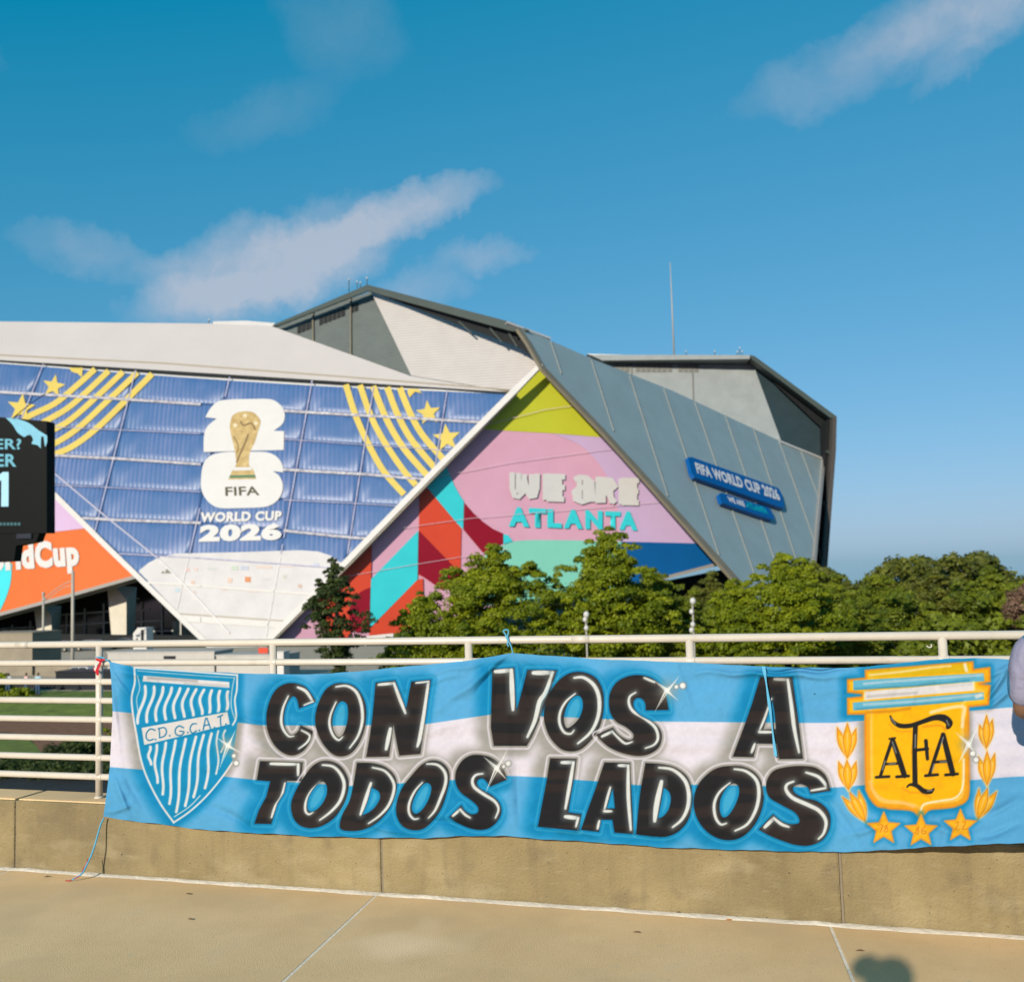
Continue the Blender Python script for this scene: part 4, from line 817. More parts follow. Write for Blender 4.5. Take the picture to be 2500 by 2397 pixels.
# --- sparkles
def sparkle(tf, c, rays_, dots, R=40):
    cc = tf(c); P = [(cc[0]-R*.6, cc[1]-R*.6), (cc[0]+R*.6, cc[1]+R*.6)]; i = bbox_idx(P, R)
    d = np.hypot(Uf[i]-cc[0], Vf[i]-cc[1]); paint(i, .75*np.exp(-(d/(R*.52))**2), (158, 158, 150))
    for (x, y, r) in dots:
        q = tf((x, y)); j = bbox_idx([q, q], r); dd = np.hypot(Uf[j]-q[0], Vf[j]-q[1]); paint(j, .7*(1-sst(r/3+1, r/3+6, dd)), (150, 152, 146)); paint(j, 1-sst(r/3-1.2, r/3+1.2, dd), (240, 240, 236))
    for (x, y) in rays_:
        q = tf((x, y)); o = (cc[0]-(q[1]-cc[1])*.05, cc[1]+(q[0]-cc[0])*.05)
        stroke([o, q], [4.2, .4], (236, 238, 234), 1.1); stroke([(2*cc[0]-o[0], 2*cc[1]-o[1]), (q[0]*.75+cc[0]*.25, q[1]*.75+cc[1]*.25+2)], [3, .3], (226, 228, 224), 1.)
    paint(i, .95*np.exp(-(d/6.5)**2), (246, 247, 243))
sparkle(tB, (1245, 1130), [(1322, 995), (1165, 1305), (1145, 1045), (1325, 1218)], [(1330, 1095, 17), (1295, 1118, 10)], 42)
sparkle(tC, (920, 378), [(1003, 280), (838, 522), (828, 310), (995, 445)], [(1028, 345, 20), (983, 353, 12)], 46)
sparkle(tA, (925, 812), [(978, 700), (862, 985), (845, 758), (1030, 870)], [(968, 888, 13), (985, 942, 16)], 44)
# --- association crest on the right
GO = np.array((251, 186, 6.)); OR = np.array((228, 140, 38.)); CR = (246, 214, 160)
cr = [tD(p) for p in smooth_closed([(508, 268, 1), (1332, 202, 1), (1336, 262, 1), (1462, 246, 1), (1464, 356, 1), (1384, 372, 1), (1464, 384, 1), (1452, 532, 1), (1300, 548, 1), (1302, 800), (1305, 1180, 1), (1290, 1255), (1220, 1306), (1100, 1325), (1000, 1335), (955, 1380, 1), (930, 1420, 1), (905, 1375, 1), (850, 1338), (640, 1322), (560, 1270), (512, 1180, 1), (506, 900), (505, 604, 1), (374, 604, 1), (372, 482, 1), (484, 470, 1), (484, 448, 1), (374, 436, 1), (372, 340, 1), (510, 328, 1)], 3)]
halo([cr], 26, .9, 6, -2); halo([cr], 14, .8)
fill(cr, GO, 1.8)
i = bbox_idx(cr, 10); d = sd_poly(cr, i); paint(i, .95*np.exp(-((d+1.5)/3.2)**2), OR); paint(i, .55*np.exp(-((d+9)/4.5)**2)*sst(610, 650, (Vf[i]-1550)*3.131), OR); paint(i, .5*np.exp(-((d+16)/4)**2), CR)
gn = fbm(Uf[i], Vf[i], 40, 71); paint(i, (d < -6)*.45*sst(.55, .8, gn), (236, 160, 20))
sd_ = lambda pts, w, col, a=1., soft=1.6: stroke([tD(p) for p in smooth_open(pts, 4)], w, col, soft, a)
fill([tD(p) for p in [(545, 270), (1300, 212), (1308, 262), (1290, 285), (545, 325)]], (214, 178, 4), 3, .8)
sd_([(545, 305), (800, 278), (1000, 250), (1160, 235)], [1, 4, 4, 1]*0 or 5, (246, 226, 196), .8, 3); sd_([(1270, 225), (1282, 270)], 8, (238, 230, 222), .85, 2.5)
for q, col in (([(415, 346), (1412, 290), (1420, 352), (418, 420)], (98, 180, 208)), ([(500, 430), (1338, 358), (1340, 424), (500, 496)], (228, 224, 224)), ([(414, 515), (1412, 436), (1416, 492), (416, 576)], (98, 180, 208))): fill([tD(p) for p in q], col, 1.6)
for pts, w, col, a in (([(500, 372), (900, 340), (1400, 305)], 6, (196, 212, 222), .7), ([(430, 412), (900, 385), (1300, 345)], 5, (60, 150, 190), .8), ([(530, 470), (700, 455), (900, 440)], 7, (186, 184, 184), .7), ([(1080, 395), (1320, 372)], 8, (205, 203, 203), .6), ([(500, 530), (900, 505), (1380, 455)], 6, (190, 208, 220), .7), ([(1360, 470), (1395, 458)], 9, (228, 230, 230), .8), ([(440, 565), (900, 530), (1250, 500)], 5, (60, 150, 190), .8), ([(500, 430), (500, 492)], 4, (244, 224, 120), .8), ([(1338, 360), (1340, 422)], 5, (248, 232, 170), .8)): sd_(pts, w, col, a, 2.6)
sd_([(520, 590), (700, 582), (850, 560)], 5, (190, 110, 30), .7, 5)
sd_([(1010, 590), (1150, 555), (1262, 548), (1258, 620), (1250, 700)], 8, (250, 226, 176), .9, 2.5); sd_([(1262, 950), (1255, 1150), (1200, 1240), (1080, 1265), (960, 1290), (935, 1335)], 4.5, (250, 236, 206), .95, 2)
sd_([(545, 1120), (575, 1200), (660, 1262), (780, 1275), (880, 1310)], 7, (247, 196, 120), .8, 3); sd_([(790, 1165), (850, 1200), (930, 1205), (1010, 1240)], 4, (226, 130, 30), .6, 3); sd_([(690, 680), (760, 735), (870, 745), (862, 900)], 4, (232, 140, 30), .55, 3); sd_([(950, 700), (1080, 690), (1120, 725)], 4, (226, 120, 30), .6, 3)
KB = (33, 33, 33)
def dk(pts, w, tf=tD): 
    P = [tf(p) for p in smooth_open(pts, 5)]; n = len(P); ww = [float(np.interp(k/(n-1), np.linspace(0, 1, len(w)), w))/3.13 for k in range(n)] if isinstance(w, list) else w/3.13
    stroke(P, ww, KB, 1.3)
dk([(700, 618), (722, 660), (775, 692), (860, 690), (950, 660), (1040, 630), (1110, 635), (1150, 670), (1140, 705)], [12, 26, 36, 34, 34, 42, 58, 56, 30])
dk([(892, 690), (886, 900), (890, 1140)], [38, 38, 40]); dk([(890, 880), (985, 868)], 24); dk([(972, 808), (984, 945)], [30, 26]); dk([(826, 1162), (852, 1142), (905, 1152), (955, 1190), (1008, 1196), (1034, 1172)], [10, 20, 34, 40, 34, 10])
dk([(715, 800), (668, 940), (625, 1075)], [26, 26, 24]); dk([(718, 800), (765, 940), (808, 1072)], [36, 44, 42]); dk([(660, 985), (775, 980)], 20); dk([(592, 1086), (690, 1080)], 22); dk([(748, 1082), (840, 1076)], 22); dk([(692, 792), (738, 786)], 14)
dk([(1100, 762), (1050, 910), (1002, 1060)], [26, 28, 26]); dk([(1104, 762), (1140, 910), (1178, 1058)], [38, 44, 42]); dk([(1036, 970), (1145, 964)], 22); dk([(968, 1074), (1062, 1066)], 22); dk([(1122, 1068), (1214, 1060)], 22)
for pts in ([(705, 632), (740, 680)], [(1130, 650), (1148, 690)], [(892, 760), (890, 860)], [(716, 815), (745, 900)], [(660, 960), (640, 1030)], [(1105, 780), (1085, 850)], [(1035, 985), (1020, 1040)], [(985, 1190), (1020, 1186)], [(1080, 968), (1130, 966)], [(690, 983), (740, 981)]): sd_(pts, 2.6, (178, 180, 180), .75, 1.8)
def leaf(base, tip, wd, tf=tD):
    b = np.array(base, float); t = np.array(tip, float); d = t-b; n_ = np.array([-d[1], d[0]])/np.linalg.norm(d)*wd
    P = [tuple(b), tuple(b+d*.3+n_*.8), tuple(b+d*.6+n_), tuple(t), tuple(b+d*.6-n_), tuple(b+d*.3-n_*.8)]
    P = [tf(p) for p in smooth_closed([(*P[0], 1), P[1], P[2], (*P[3], 1), P[4], P[5]], 4)]
    i = bbox_idx(P, 8); dd = sd_poly(P, i); paint(i, .6*(1-sst(0, 6, dd)), (245, 215, 130) if True else 0); fill(P, (250, 180, 24), 1.2); paint(i, .9*np.exp(-((dd+.8)/1.3)**2), (214, 128, 40))
    stroke([tf(tuple(b+d*.25)), tf(tuple(b+d*.7))], [1, 4], (250, 220, 170), 2, .6)
for b, ts in (((372, 945), [((292, 700), 30), ((440, 708), 30), ((372, 668), 32)]), ((380, 1185), [((303, 962), 30), ((440, 962), 30), ((368, 950), 32)]), ((512, 1430), [((330, 1232), 28), ((458, 1185), 30), ((388, 1195), 32)]),
              ((1434, 870), [((1380, 680), 26), ((1482, 640), 28), ((1436, 606), 28)]), ((1440, 1150), [((1374, 925), 28), ((1500, 900), 28), ((1440, 882), 30)]), ((1366, 1412), [((1378, 1168), 26), ((1516, 1190), 32), ((1446, 1165), 32)])):
    for tp, w_ in ts: leaf(b, tp, w_)
sd_([(512, 1430), (540, 1455)], 4, (230, 150, 40)); sd_([(1366, 1412), (1340, 1430)], 4, (230, 150, 40)); sd_([(930, 1380), (930, 1440)], 5, GO, 1)
for (cx_, cy_, nums) in ((650, 1478, [[(606, 1452), (642, 1450), (622, 1506)], [(672, 1450), (660, 1466), (682, 1482), (668, 1504), (652, 1494), (676, 1466), (672, 1450)]]), (935, 1496, [[(915, 1464), (898, 1480), (918, 1496), (908, 1518), (892, 1506), (916, 1480), (915, 1464)], [(968, 1462), (940, 1488), (944, 1516), (966, 1516), (970, 1496), (946, 1496)]]), (1236, 1458, [[(1198, 1432), (1218, 1426), (1216, 1450), (1196, 1484), (1228, 1484)], [(1252, 1428), (1272, 1424), (1270, 1448), (1250, 1482), (1284, 1480)]])):
    P = [tD(p) for p in star_px(cx_, cy_, 132, 0, .46)]; halo([P], 15, .85); fill(P, (250, 184, 26), 2.2)
    i = bbox_idx(P, 6); dd = sd_poly(P, i); paint(i, .9*np.exp(-((dd+1)/2.0)**2), (236, 150, 52)); paint(i, .5*sst(-6, -14, dd), (246, 190, 90))
    for g in nums: stroke([tD(p) for p in smooth_open(g, 3)], 1.8, (214, 112, 20), 1., .95)
sparkle(tD, (1300, 835), [(1376, 668), (1222, 975), (1198, 742), (1352, 900)], [(1330, 905, 17), (1356, 952, 17)], 44)
# a few specks and faint creases of dirt on the cloth
for (x, y) in ((120, 450),): q = tD((x, y)); stroke([q, (q[0]+1, q[1])], 3, (30, 70, 90), 1)
fn = fbm(Uf, Vf, 7, 90, 3); IMG *= (.975+.05*fn)[:, None]

# ---- cloth shape: hangs from the second rail, over the top edge of the parapet and down its face
def prof_y(z, u):
    yr = RY-.04; yw = WY-.055
    t = np.clip((z-WT)/(1.26-WT), 0, 1); base = yw+(yr-yw)*t
    base = np.where(z < WT, yw, base)
    out = sst(2020, 2560, u)*.40*np.clip((1.0-z)/.6, 0, 1)            # right end swings clear of the wall
    out = out+.012*np.exp(-((u-1250)/60)**2)*np.clip((.5-z)/.3, 0, 1)
    return base-out
FOLDS = [(262, 1622, 330, 1720, 7, .007), (268, 1640, 300, 1900, 8, .006), (270, 1625, 420, 1680, 8, .005), (280, 1900, 320, 2000, 7, .008), (300, 1880, 360, 1990, 10, -.007), (256, 1985, 330, 1960, 7, .006), (500, 1960, 640, 2030, 9, -.006), (575, 1745, 700, 1790, 7, .006), (600, 1800, 720, 1880, 9, .004),
         (1240, 1597, 1060, 1740, 11, .009), (1245, 1600, 1150, 1700, 7, -.006), (1250, 1600, 1300, 1760, 10, .006), (1245, 1605, 1020, 1650, 8, .005), (1270, 1602, 1420, 1690, 9, .005), (1235, 1700, 1235, 2035, 16, .006), (1210, 1640, 1190, 1760, 8, .004), (1262, 1860, 1270, 2035, 10, -.006), (1000, 1990, 1220, 2035, 8, -.006), (900, 2010, 1000, 2040, 6, .005),
         (960, 1690, 1150, 1640, 7, .004), (1040, 1790, 1180, 1740, 12, .004), (1700, 1640, 2100, 1655, 7, .008), (1850, 1640, 2100, 1634, 4, -.010), (1500, 1700, 2000, 1720, 18, .003), (1480, 1800, 1900, 1830, 16, .003), (1650, 1620, 1700, 1760, 9, .004),
         (2455, 1640, 2400, 1720, 7, .010), (2460, 1690, 2405, 1730, 8, .010), (2480, 1620, 2410, 1650, 8, .008), (2330, 1660, 2000, 1690, 7, .004), (2250, 2010, 2400, 2050, 10, .006), (2060, 2040, 2200, 2000, 10, .007), (2020, 1950, 2100, 2060, 12, -.006), (2400, 1990, 2500, 1950, 10, .008), (2380, 2050, 2500, 2010, 8, -.006),
         (1460, 2000, 1700, 2060, 10, .004), (1300, 2010, 1500, 2048, 7, .004), (700, 1650, 760, 1800, 14, .003), (820, 1640, 860, 1760, 12, .003), (400, 1640, 380, 1760, 10, -.004), (560, 1650, 540, 1760, 8, .004), (1720, 1990, 1960, 1985, 14, .003), (1950, 1640, 1975, 1760, 9, -.004)]
disp = .014*(fbm(Uf, Vf, 260, 21, 2)-.5)*2+.008*(fbm(Uf+.35*Vf, Vf*.6, 60, 33, 3)-.5)*2+.0022*(fbm(Uf, Vf, 16, 61, 2)-.5)*2
for (x0, y0, x1, y1, w_, a_) in FOLDS:
    P = [(x0, y0), (x1, y1)]; i = bbox_idx(P, w_*3.2); d, t = seg_d(Uf[i], Vf[i]+3*np.sin(Uf[i]/17), P[0], P[1])
    disp[i] -= 2.5*a_*np.exp(-(d/w_)**2)*np.sin(np.pi*np.clip(t*.86+.12, 0, 1))
disp += .006*np.sin(Vf/44.9*2*np.pi+1.1)*sst(1600, 1640, Vf)*(1-sst(1930, 1960, Vf))*.35    # cloth sags a little between the bars
y_ = np.full(len(Uf), RY-.04)
for _ in range(5):
    p = at_y(Uf, Vf, y_); y_ = np.minimum(prof_y(p[:, 2], Uf)+disp, np.where(p[:, 2] < WT+.02, WY-.012, RY-.026))
pos = at_y(Uf, Vf, y_)
a = np.arange(NYg*NXg).reshape(NYg, NXg)
quads = np.stack([a[1:, :-1], a[1:, 1:], a[:-1, 1:], a[:-1, :-1]], -1).reshape(-1, 4)
me = bpy.data.meshes.new('banner'); me.vertices.add(len(pos)); me.vertices.foreach_set('co', pos.astype(np.float32).ravel())
me.loops.add(quads.size); me.loops.foreach_set('vertex_index', quads.ravel().astype(np.int32)); me.polygons.add(len(quads))
me.polygons.foreach_set('loop_start', np.arange(0, quads.size, 4, dtype=np.int32)); me.polygons.foreach_set('loop_total', np.full(len(quads), 4, np.int32)); me.update(calc_edges=True)
me.polygons.foreach_set('use_smooth', np.ones(len(quads), bool))
ca = me.color_attributes.new('paint', 'FLOAT_COLOR', 'POINT'); sr = np.clip(IMG, 0, 255)/255
ln_ = np.where(sr <= .04045, sr/12.92, ((sr+.055)/1.055)**2.4)*.545
ca.data.foreach_set('color', np.concatenate([ln_, np.ones((len(ln_), 1))], 1).astype(np.float32).ravel())
mb_ = bpy.data.materials.new('painted_cloth'); mb_.use_nodes = True; t = mb_.node_tree; b = t.nodes['Principled BSDF']; at = t.nodes.new('ShaderNodeVertexColor'); at.layer_name = 'paint'
t.links.new(at.outputs[0], b.inputs['Base Color']); b.inputs['Roughness'].default_value = .85; b.inputs['Specular IOR Level'].default_value = .15
tcn = t.nodes.new('ShaderNodeTexCoord'); nn_ = t.nodes.new('ShaderNodeTexNoise'); nn_.inputs['Scale'].default_value = 420; nn_.inputs['Detail'].default_value = 2; t.links.new(tcn.outputs['Object'], nn_.inputs['Vector'])
bp = t.nodes.new('ShaderNodeBump'); bp.inputs['Strength'].default_value = .25; bp.inputs['Distance'].default_value = .001; t.links.new(nn_.outputs['Fac'], bp.inputs['Height']); t.links.new(bp.outputs[0], b.inputs['Normal'])
me.materials.append(mb_)
ban = thing('banner', 'light blue and white painted banner reading CON VOS A TODOS LADOS, tied along the railing', 'banner', (-1.5, RY, .3))
link('cloth', me, ban)
M_cord = mat('light_blue_cord', lin(96, 184, 222), .8, .1, 40); M_redc = mat('red_cord', (.62, .01, .03), .8, .1, 40); M_navyc = mat('white_cord', (.75, .72, .7), .8)
Y1 = RY-.03
def cord(name, px, y, r, m, par=ban):
    ys = y if isinstance(y, (list, tuple)) else [y]*len(px)
    P = [at_y(u, v, yy) for (u, v), yy in zip(px, ys)]; n = len(P); Q = smooth_open(P, 5)
    return tube(name, Q, r, m, par, 8)
# knot on the top rail
cord('tie_cord', [(1253, 1598), (1247, 1575), (1238, 1560), (1234, 1548), (1229, 1541), (1234, 1537), (1241, 1539), (1240, 1549), (1235, 1556)], [RY-.03, RY-.035, RY-.034, RY-.03, RY-.03, RY-.03, RY-.03, RY-.03, RY-.03], .0042, M_cord)
cord('tie_cord', [(1238, 1552), (1241, 1562), (1239, 1572), (1242, 1578)], RY-.031, .0045, M_cord)
# loose end hanging over the A
Q = [(1864, 1626), (1868, 1650), (1874, 1690), (1881, 1740), (1888, 1800), (1894, 1846)]
P = [at_y(u, v, WY+.045-.07*k/5) for k, (u, v) in enumerate(Q)]; vs = []
for k, p in enumerate(smooth_open(P, 3)): w_ = .0085 if k < 3 else .0055+.002*math.sin(k); vs += [p-(w_, 0, 0), p+(w_, -.002, 0)]
mesh('tie_ribbon', vs, [(2*k, 2*k+1, 2*k+3, 2*k+2) for k in range(len(vs)//2-1)], M_cord, ban, True)
# left corner: cord round the post, red and white ends
cord('tie_cord', [(268, 1616), (262, 1612), (250, 1605), (236, 1604)], [RY-.03, RY-.035, RY-.034, RY-.03], .0045, M_cord)
def flatribbon(name, px, w, y, m):
    P = smooth_open([at_y(u, v, y+.004*math.sin(k*2)) for k, (u, v) in enumerate(px)], 4); vs = []; n = len(P)
    for k, p in enumerate(P):
        d = P[min(k+1, n-1)]-P[max(k-1, 0)]; d /= np.linalg.norm(d); q = np.array([-d[2], .15, d[0]]); ww = float(np.interp(k/(n-1), np.linspace(0, 1, len(w)), w))/460/2*1.05
        vs += [p-q*ww, p+q*ww]
    return mesh(name, vs, [(2*k, 2*k+1, 2*k+3, 2*k+2) for k in range(n-1)], m, ban, True)
flatribbon('red_ribbon', [(234, 1608), (244, 1612), (256, 1609)], [6, 7, 4], RY-.04, M_redc)
flatribbon('red_ribbon', [(246, 1611), (243, 1624), (237, 1636), (239, 1648)], [8, 6, 9, 7], RY-.045, M_redc)
flatribbon('white_ribbon', [(240, 1614), (233, 1624), (232, 1634), (239, 1640)], [3, 5, 5, 2], RY-.042, M_navyc)
flatribbon('red_ribbon', [(231, 1626), (229, 1634), (234, 1641)], [2, 2, 2], RY-.044, M_redc)
# bottom-left tail reaching down to the pavement
E0 = at_z(176, 2147, .012); W0 = at_y(254, 1996, WY-.03)
def tail(px, r, m, nm='cord_tail'):
    P = []
    for (u, v, k) in px:
        y = W0[1]+(E0[1]-W0[1])*k; p = at_y(u, v, y); p[2] = max(p[2], .008); P.append(p)
    return tube(nm, smooth_open(P, 4), r, m, ban, 8)
tail([(254, 1996, 0), (246, 2012, .1), (238, 2040, .25), (230, 2068, .4), (222, 2090, .5), (212, 2110, .65), (205, 2125, .8), (195, 2136, .9), (176, 2147, 1)], [.005]*8*4+[.004], M_cord)
tail([(215, 2095, .5), (210, 2110, .65), (203, 2122, .78), (196, 2135, .9), (186, 2142, .97), (170, 2149, 1.02), (160, 2154, 1.06)], .0028, M_redc)
cord('tape_scrap', [(2262, 1576), (2268, 1580), (2274, 1578), (2273, 1572)], RY-.024, .003, M_navyc, rail)

# ------------------------------------------------------------------ trees
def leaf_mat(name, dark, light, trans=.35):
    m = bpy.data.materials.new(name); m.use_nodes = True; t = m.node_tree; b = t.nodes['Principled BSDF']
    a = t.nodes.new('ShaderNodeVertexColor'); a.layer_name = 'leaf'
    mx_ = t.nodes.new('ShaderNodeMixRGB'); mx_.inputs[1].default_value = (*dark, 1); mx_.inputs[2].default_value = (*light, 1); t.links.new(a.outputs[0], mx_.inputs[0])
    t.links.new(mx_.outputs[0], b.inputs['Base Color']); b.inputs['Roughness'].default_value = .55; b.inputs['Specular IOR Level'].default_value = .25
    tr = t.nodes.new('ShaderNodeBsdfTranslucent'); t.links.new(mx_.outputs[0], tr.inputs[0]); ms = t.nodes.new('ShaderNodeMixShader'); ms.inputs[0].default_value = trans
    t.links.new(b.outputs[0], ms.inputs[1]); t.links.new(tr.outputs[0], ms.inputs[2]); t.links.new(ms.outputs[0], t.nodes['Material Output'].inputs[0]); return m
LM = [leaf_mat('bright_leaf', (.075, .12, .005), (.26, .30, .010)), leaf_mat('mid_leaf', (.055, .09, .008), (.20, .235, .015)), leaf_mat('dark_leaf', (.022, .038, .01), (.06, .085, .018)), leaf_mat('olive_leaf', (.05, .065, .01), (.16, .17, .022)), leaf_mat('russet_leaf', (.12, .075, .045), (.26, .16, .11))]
M_bark = mat('bark', (.10, .075, .055), .9, .3, 6, .6, 20)
def leaves(name, centers, radii, per, size, m, parent=None, seed=0, flat=.75, kind=None, norm_bias=1.0):
    r = np.random.default_rng(seed); C = np.repeat(np.array(centers), per, 0); Rr = np.repeat(np.array(radii), per)[:, None]
    d = r.normal(size=(len(C), 3)); d /= np.linalg.norm(d, axis=1)[:, None]; d[:, 2] = np.where(d[:, 2] < -.3, -d[:, 2]*.6, d[:, 2])
    p = C+d*Rr*(.55+.5*r.random((len(C), 1)))*np.array([1, 1, flat])
    nrm = d*norm_bias+r.normal(size=d.shape)*.55+np.array([0, -.15, .35]); nrm /= np.linalg.norm(nrm, axis=1)[:, None]
    t1 = np.cross(nrm, r.normal(size=d.shape)); t1 /= np.linalg.norm(t1, axis=1)[:, None]; t2 = np.cross(nrm, t1)
    s = size*(.6+.8*r.random((len(C), 1)))
    v = np.stack([p-t1*s*.5, p-t2*s*.36+t1*s*.05, p+t1*s*.62, p+t2*s*.36+t1*s*.05], 1).reshape(-1, 3); n = len(C)
    me = bpy.data.meshes.new(name); me.vertices.add(4*n); me.vertices.foreach_set('co', v.astype(np.float32).ravel()); me.loops.add(4*n); me.loops.foreach_set('vertex_index', np.arange(4*n, dtype=np.int32))
    me.polygons.add(n); me.polygons.foreach_set('loop_start', np.arange(0, 4*n, 4, dtype=np.int32)); me.polygons.foreach_set('loop_total', np.full(n, 4, np.int32)); me.update(calc_edges=True)
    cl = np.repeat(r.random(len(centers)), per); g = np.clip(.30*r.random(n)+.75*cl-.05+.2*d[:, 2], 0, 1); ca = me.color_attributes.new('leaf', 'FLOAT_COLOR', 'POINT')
    ca.data.foreach_set('color', np.repeat(np.stack([g, g, g, np.ones(n)], 1), 4, 0).astype(np.float32).ravel()); me.materials.append(m)
    return link(name, me, parent, kind)
def tree(u, vtop, Y, half_px, m, label, name='tree', shape=1., nc=90, per=150, size=.2, seed=0, base_v=None, group=None, skirt=-5.6, cat='tree', cl=.72):
    nc = int(nc*2.0); per = int(per*.95); size = size*.66; cl_ = cl*.74; b = at_y(u, 1600, Y); top = at_y(u, vtop+10, Y)[2]; pxm = F/ (np.linalg.norm(at_y(u, 1500, Y)[:2])*.98); hw = half_px/pxm
    base = (float(b[0]), float(b[1]), GZ); o = thing(name, label, cat, base, group); r = np.random.default_rng(seed+100)
    low = skirt; H = top-low; cz = low+H*.46
    cs = []; rs = []
    k = 0
    while len(cs) < nc:
        q = r.normal(size=3); q /= np.linalg.norm(q); f = r.random()**.28
        z = q[2]*f; w = math.sqrt(max(.03, 1-abs(z)**(2.1/max(.5, 1.5-shape*.4))))*(1-.2*max(0, -z)); rr = cl_*(.5+.85*r.random())
        x = q[0]*f*hw*.92*max(w, .12)*(1.15 if abs(z) < .4 else 1); y = q[1]*f*hw*.85*max(w, .12)
        if y > hw*.35 and r.random() < .6: continue
        w *= .84+.2*math.sin(3.1*math.atan2(q[2], q[0])+seed)+.12*math.sin(7.3*math.atan2(q[2], q[0])+2*seed)
        zz = cz+z*(H*.54 if z > 0 else H*.46)-(rr*.55 if z > .6 else 0)
        x = q[0]*f*hw*.92*max(w, .12)*(1.15 if abs(z) < .4 else 1); cs.append((b[0]+x, b[1]+y, zz)); rs.append(rr)
    # a few protruding tips that break the outline
    for k in range(int(nc*.22)):
        a = r.random()*math.pi; rr = cl*(.28+.3*r.random()); e = .95+.25*r.random()**2
        zc = math.sin(a); w = math.sqrt(max(.02, 1-zc**2.2))
        cs.append((b[0]+math.cos(a)*hw*e*max(w, .1)*1.02, b[1]-hw*.2*r.random(), cz+zc*H*.54*e-.2)); rs.append(rr)
    leaves('crown', cs, rs, per, size, m, o, seed)
    tube('trunk', [(b[0], b[1], GZ), (b[0]+.08, b[1], GZ+1.4), (b[0]-.05, b[1]+.05, cz-H*.1), (b[0], b[1], cz+H*.25)], [.2, .15, .11, .03], M_bark, o, 8)
    for j in range(6):
        c = cs[j*7 % len(cs)]; z1 = cz-H*.3+j*H*.09
        tube('limb', [(b[0], b[1], z1), ((b[0]+c[0])/2, (b[1]+c[1])/2, (z1+c[2])/2+.2), c], [.08, .05, .015], M_bark, o, 6)
    return o
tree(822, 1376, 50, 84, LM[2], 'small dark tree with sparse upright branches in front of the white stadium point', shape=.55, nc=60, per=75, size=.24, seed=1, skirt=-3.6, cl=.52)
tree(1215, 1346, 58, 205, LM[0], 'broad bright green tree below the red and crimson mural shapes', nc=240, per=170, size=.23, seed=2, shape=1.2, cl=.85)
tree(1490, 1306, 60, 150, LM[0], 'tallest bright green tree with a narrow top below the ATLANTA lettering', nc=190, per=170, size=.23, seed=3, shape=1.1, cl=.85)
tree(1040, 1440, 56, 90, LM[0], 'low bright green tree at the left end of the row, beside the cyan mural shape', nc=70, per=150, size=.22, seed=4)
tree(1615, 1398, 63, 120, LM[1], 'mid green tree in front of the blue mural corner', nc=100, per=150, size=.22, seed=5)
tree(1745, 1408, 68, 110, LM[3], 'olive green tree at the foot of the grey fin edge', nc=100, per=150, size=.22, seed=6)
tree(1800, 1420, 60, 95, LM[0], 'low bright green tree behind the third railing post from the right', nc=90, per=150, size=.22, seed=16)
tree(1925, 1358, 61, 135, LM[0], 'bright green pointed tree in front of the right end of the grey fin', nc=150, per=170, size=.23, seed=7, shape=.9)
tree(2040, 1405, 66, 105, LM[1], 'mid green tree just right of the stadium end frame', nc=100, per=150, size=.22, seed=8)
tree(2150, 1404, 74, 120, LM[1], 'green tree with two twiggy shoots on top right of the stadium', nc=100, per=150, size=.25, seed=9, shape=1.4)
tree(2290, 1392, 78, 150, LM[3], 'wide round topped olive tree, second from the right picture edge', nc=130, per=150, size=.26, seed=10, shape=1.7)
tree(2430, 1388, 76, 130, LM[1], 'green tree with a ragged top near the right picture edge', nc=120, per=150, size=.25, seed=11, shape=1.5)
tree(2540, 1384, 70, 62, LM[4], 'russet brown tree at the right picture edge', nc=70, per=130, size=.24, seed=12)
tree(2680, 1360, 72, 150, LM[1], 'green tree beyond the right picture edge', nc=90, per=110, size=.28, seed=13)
for (u, v, Y, sd) in ((2118, 1370, 74, 31), (2150, 1374, 74, 32)):
    p = at_y(u, v, Y); q = at_y(u-4, v+36, Y)
# shrub mass filling the ground behind and between the trunks
r_ = np.random.default_rng(77); cs = []; rs = []
for k in range(520):
    Y = 66+26*r_.random(); u = 930+1750*r_.random(); x = at_y(u, 1500, Y)[0]; h = (3.2+2.6*r_.random()) if u > 1560 else 2.2+1.6*r_.random()
    if u > 1980: h += 1.2
    cs.append((x, Y, GZ+h*r_.random()**.5)); rs.append(1.0)
leaves('shrubbery', cs, rs, 90, .34, LM[1], None, 55, kind='stuff')
bpy.data.objects['shrubbery']['label'] = 'dense green undergrowth filling the gaps behind the tree row'
cs = []; rs = []
for k in range(420):
    u = 1900+950*r_.random(); Y = 96+14*r_.random(); x = at_y(u, 1500, Y)[0]; h = 8.3+1.1*math.sin(u/70)+.6*math.sin(u/31); cs.append((x, Y, GZ+h*(.35+.65*r_.random()**.6))); rs.append(1.3)
leaves('woodland', cs, rs, 90, .42, LM[3], None, 56, kind='stuff')
bpy.data.objects['woodland']['label'] = 'far wooded ridge behind the right hand trees'
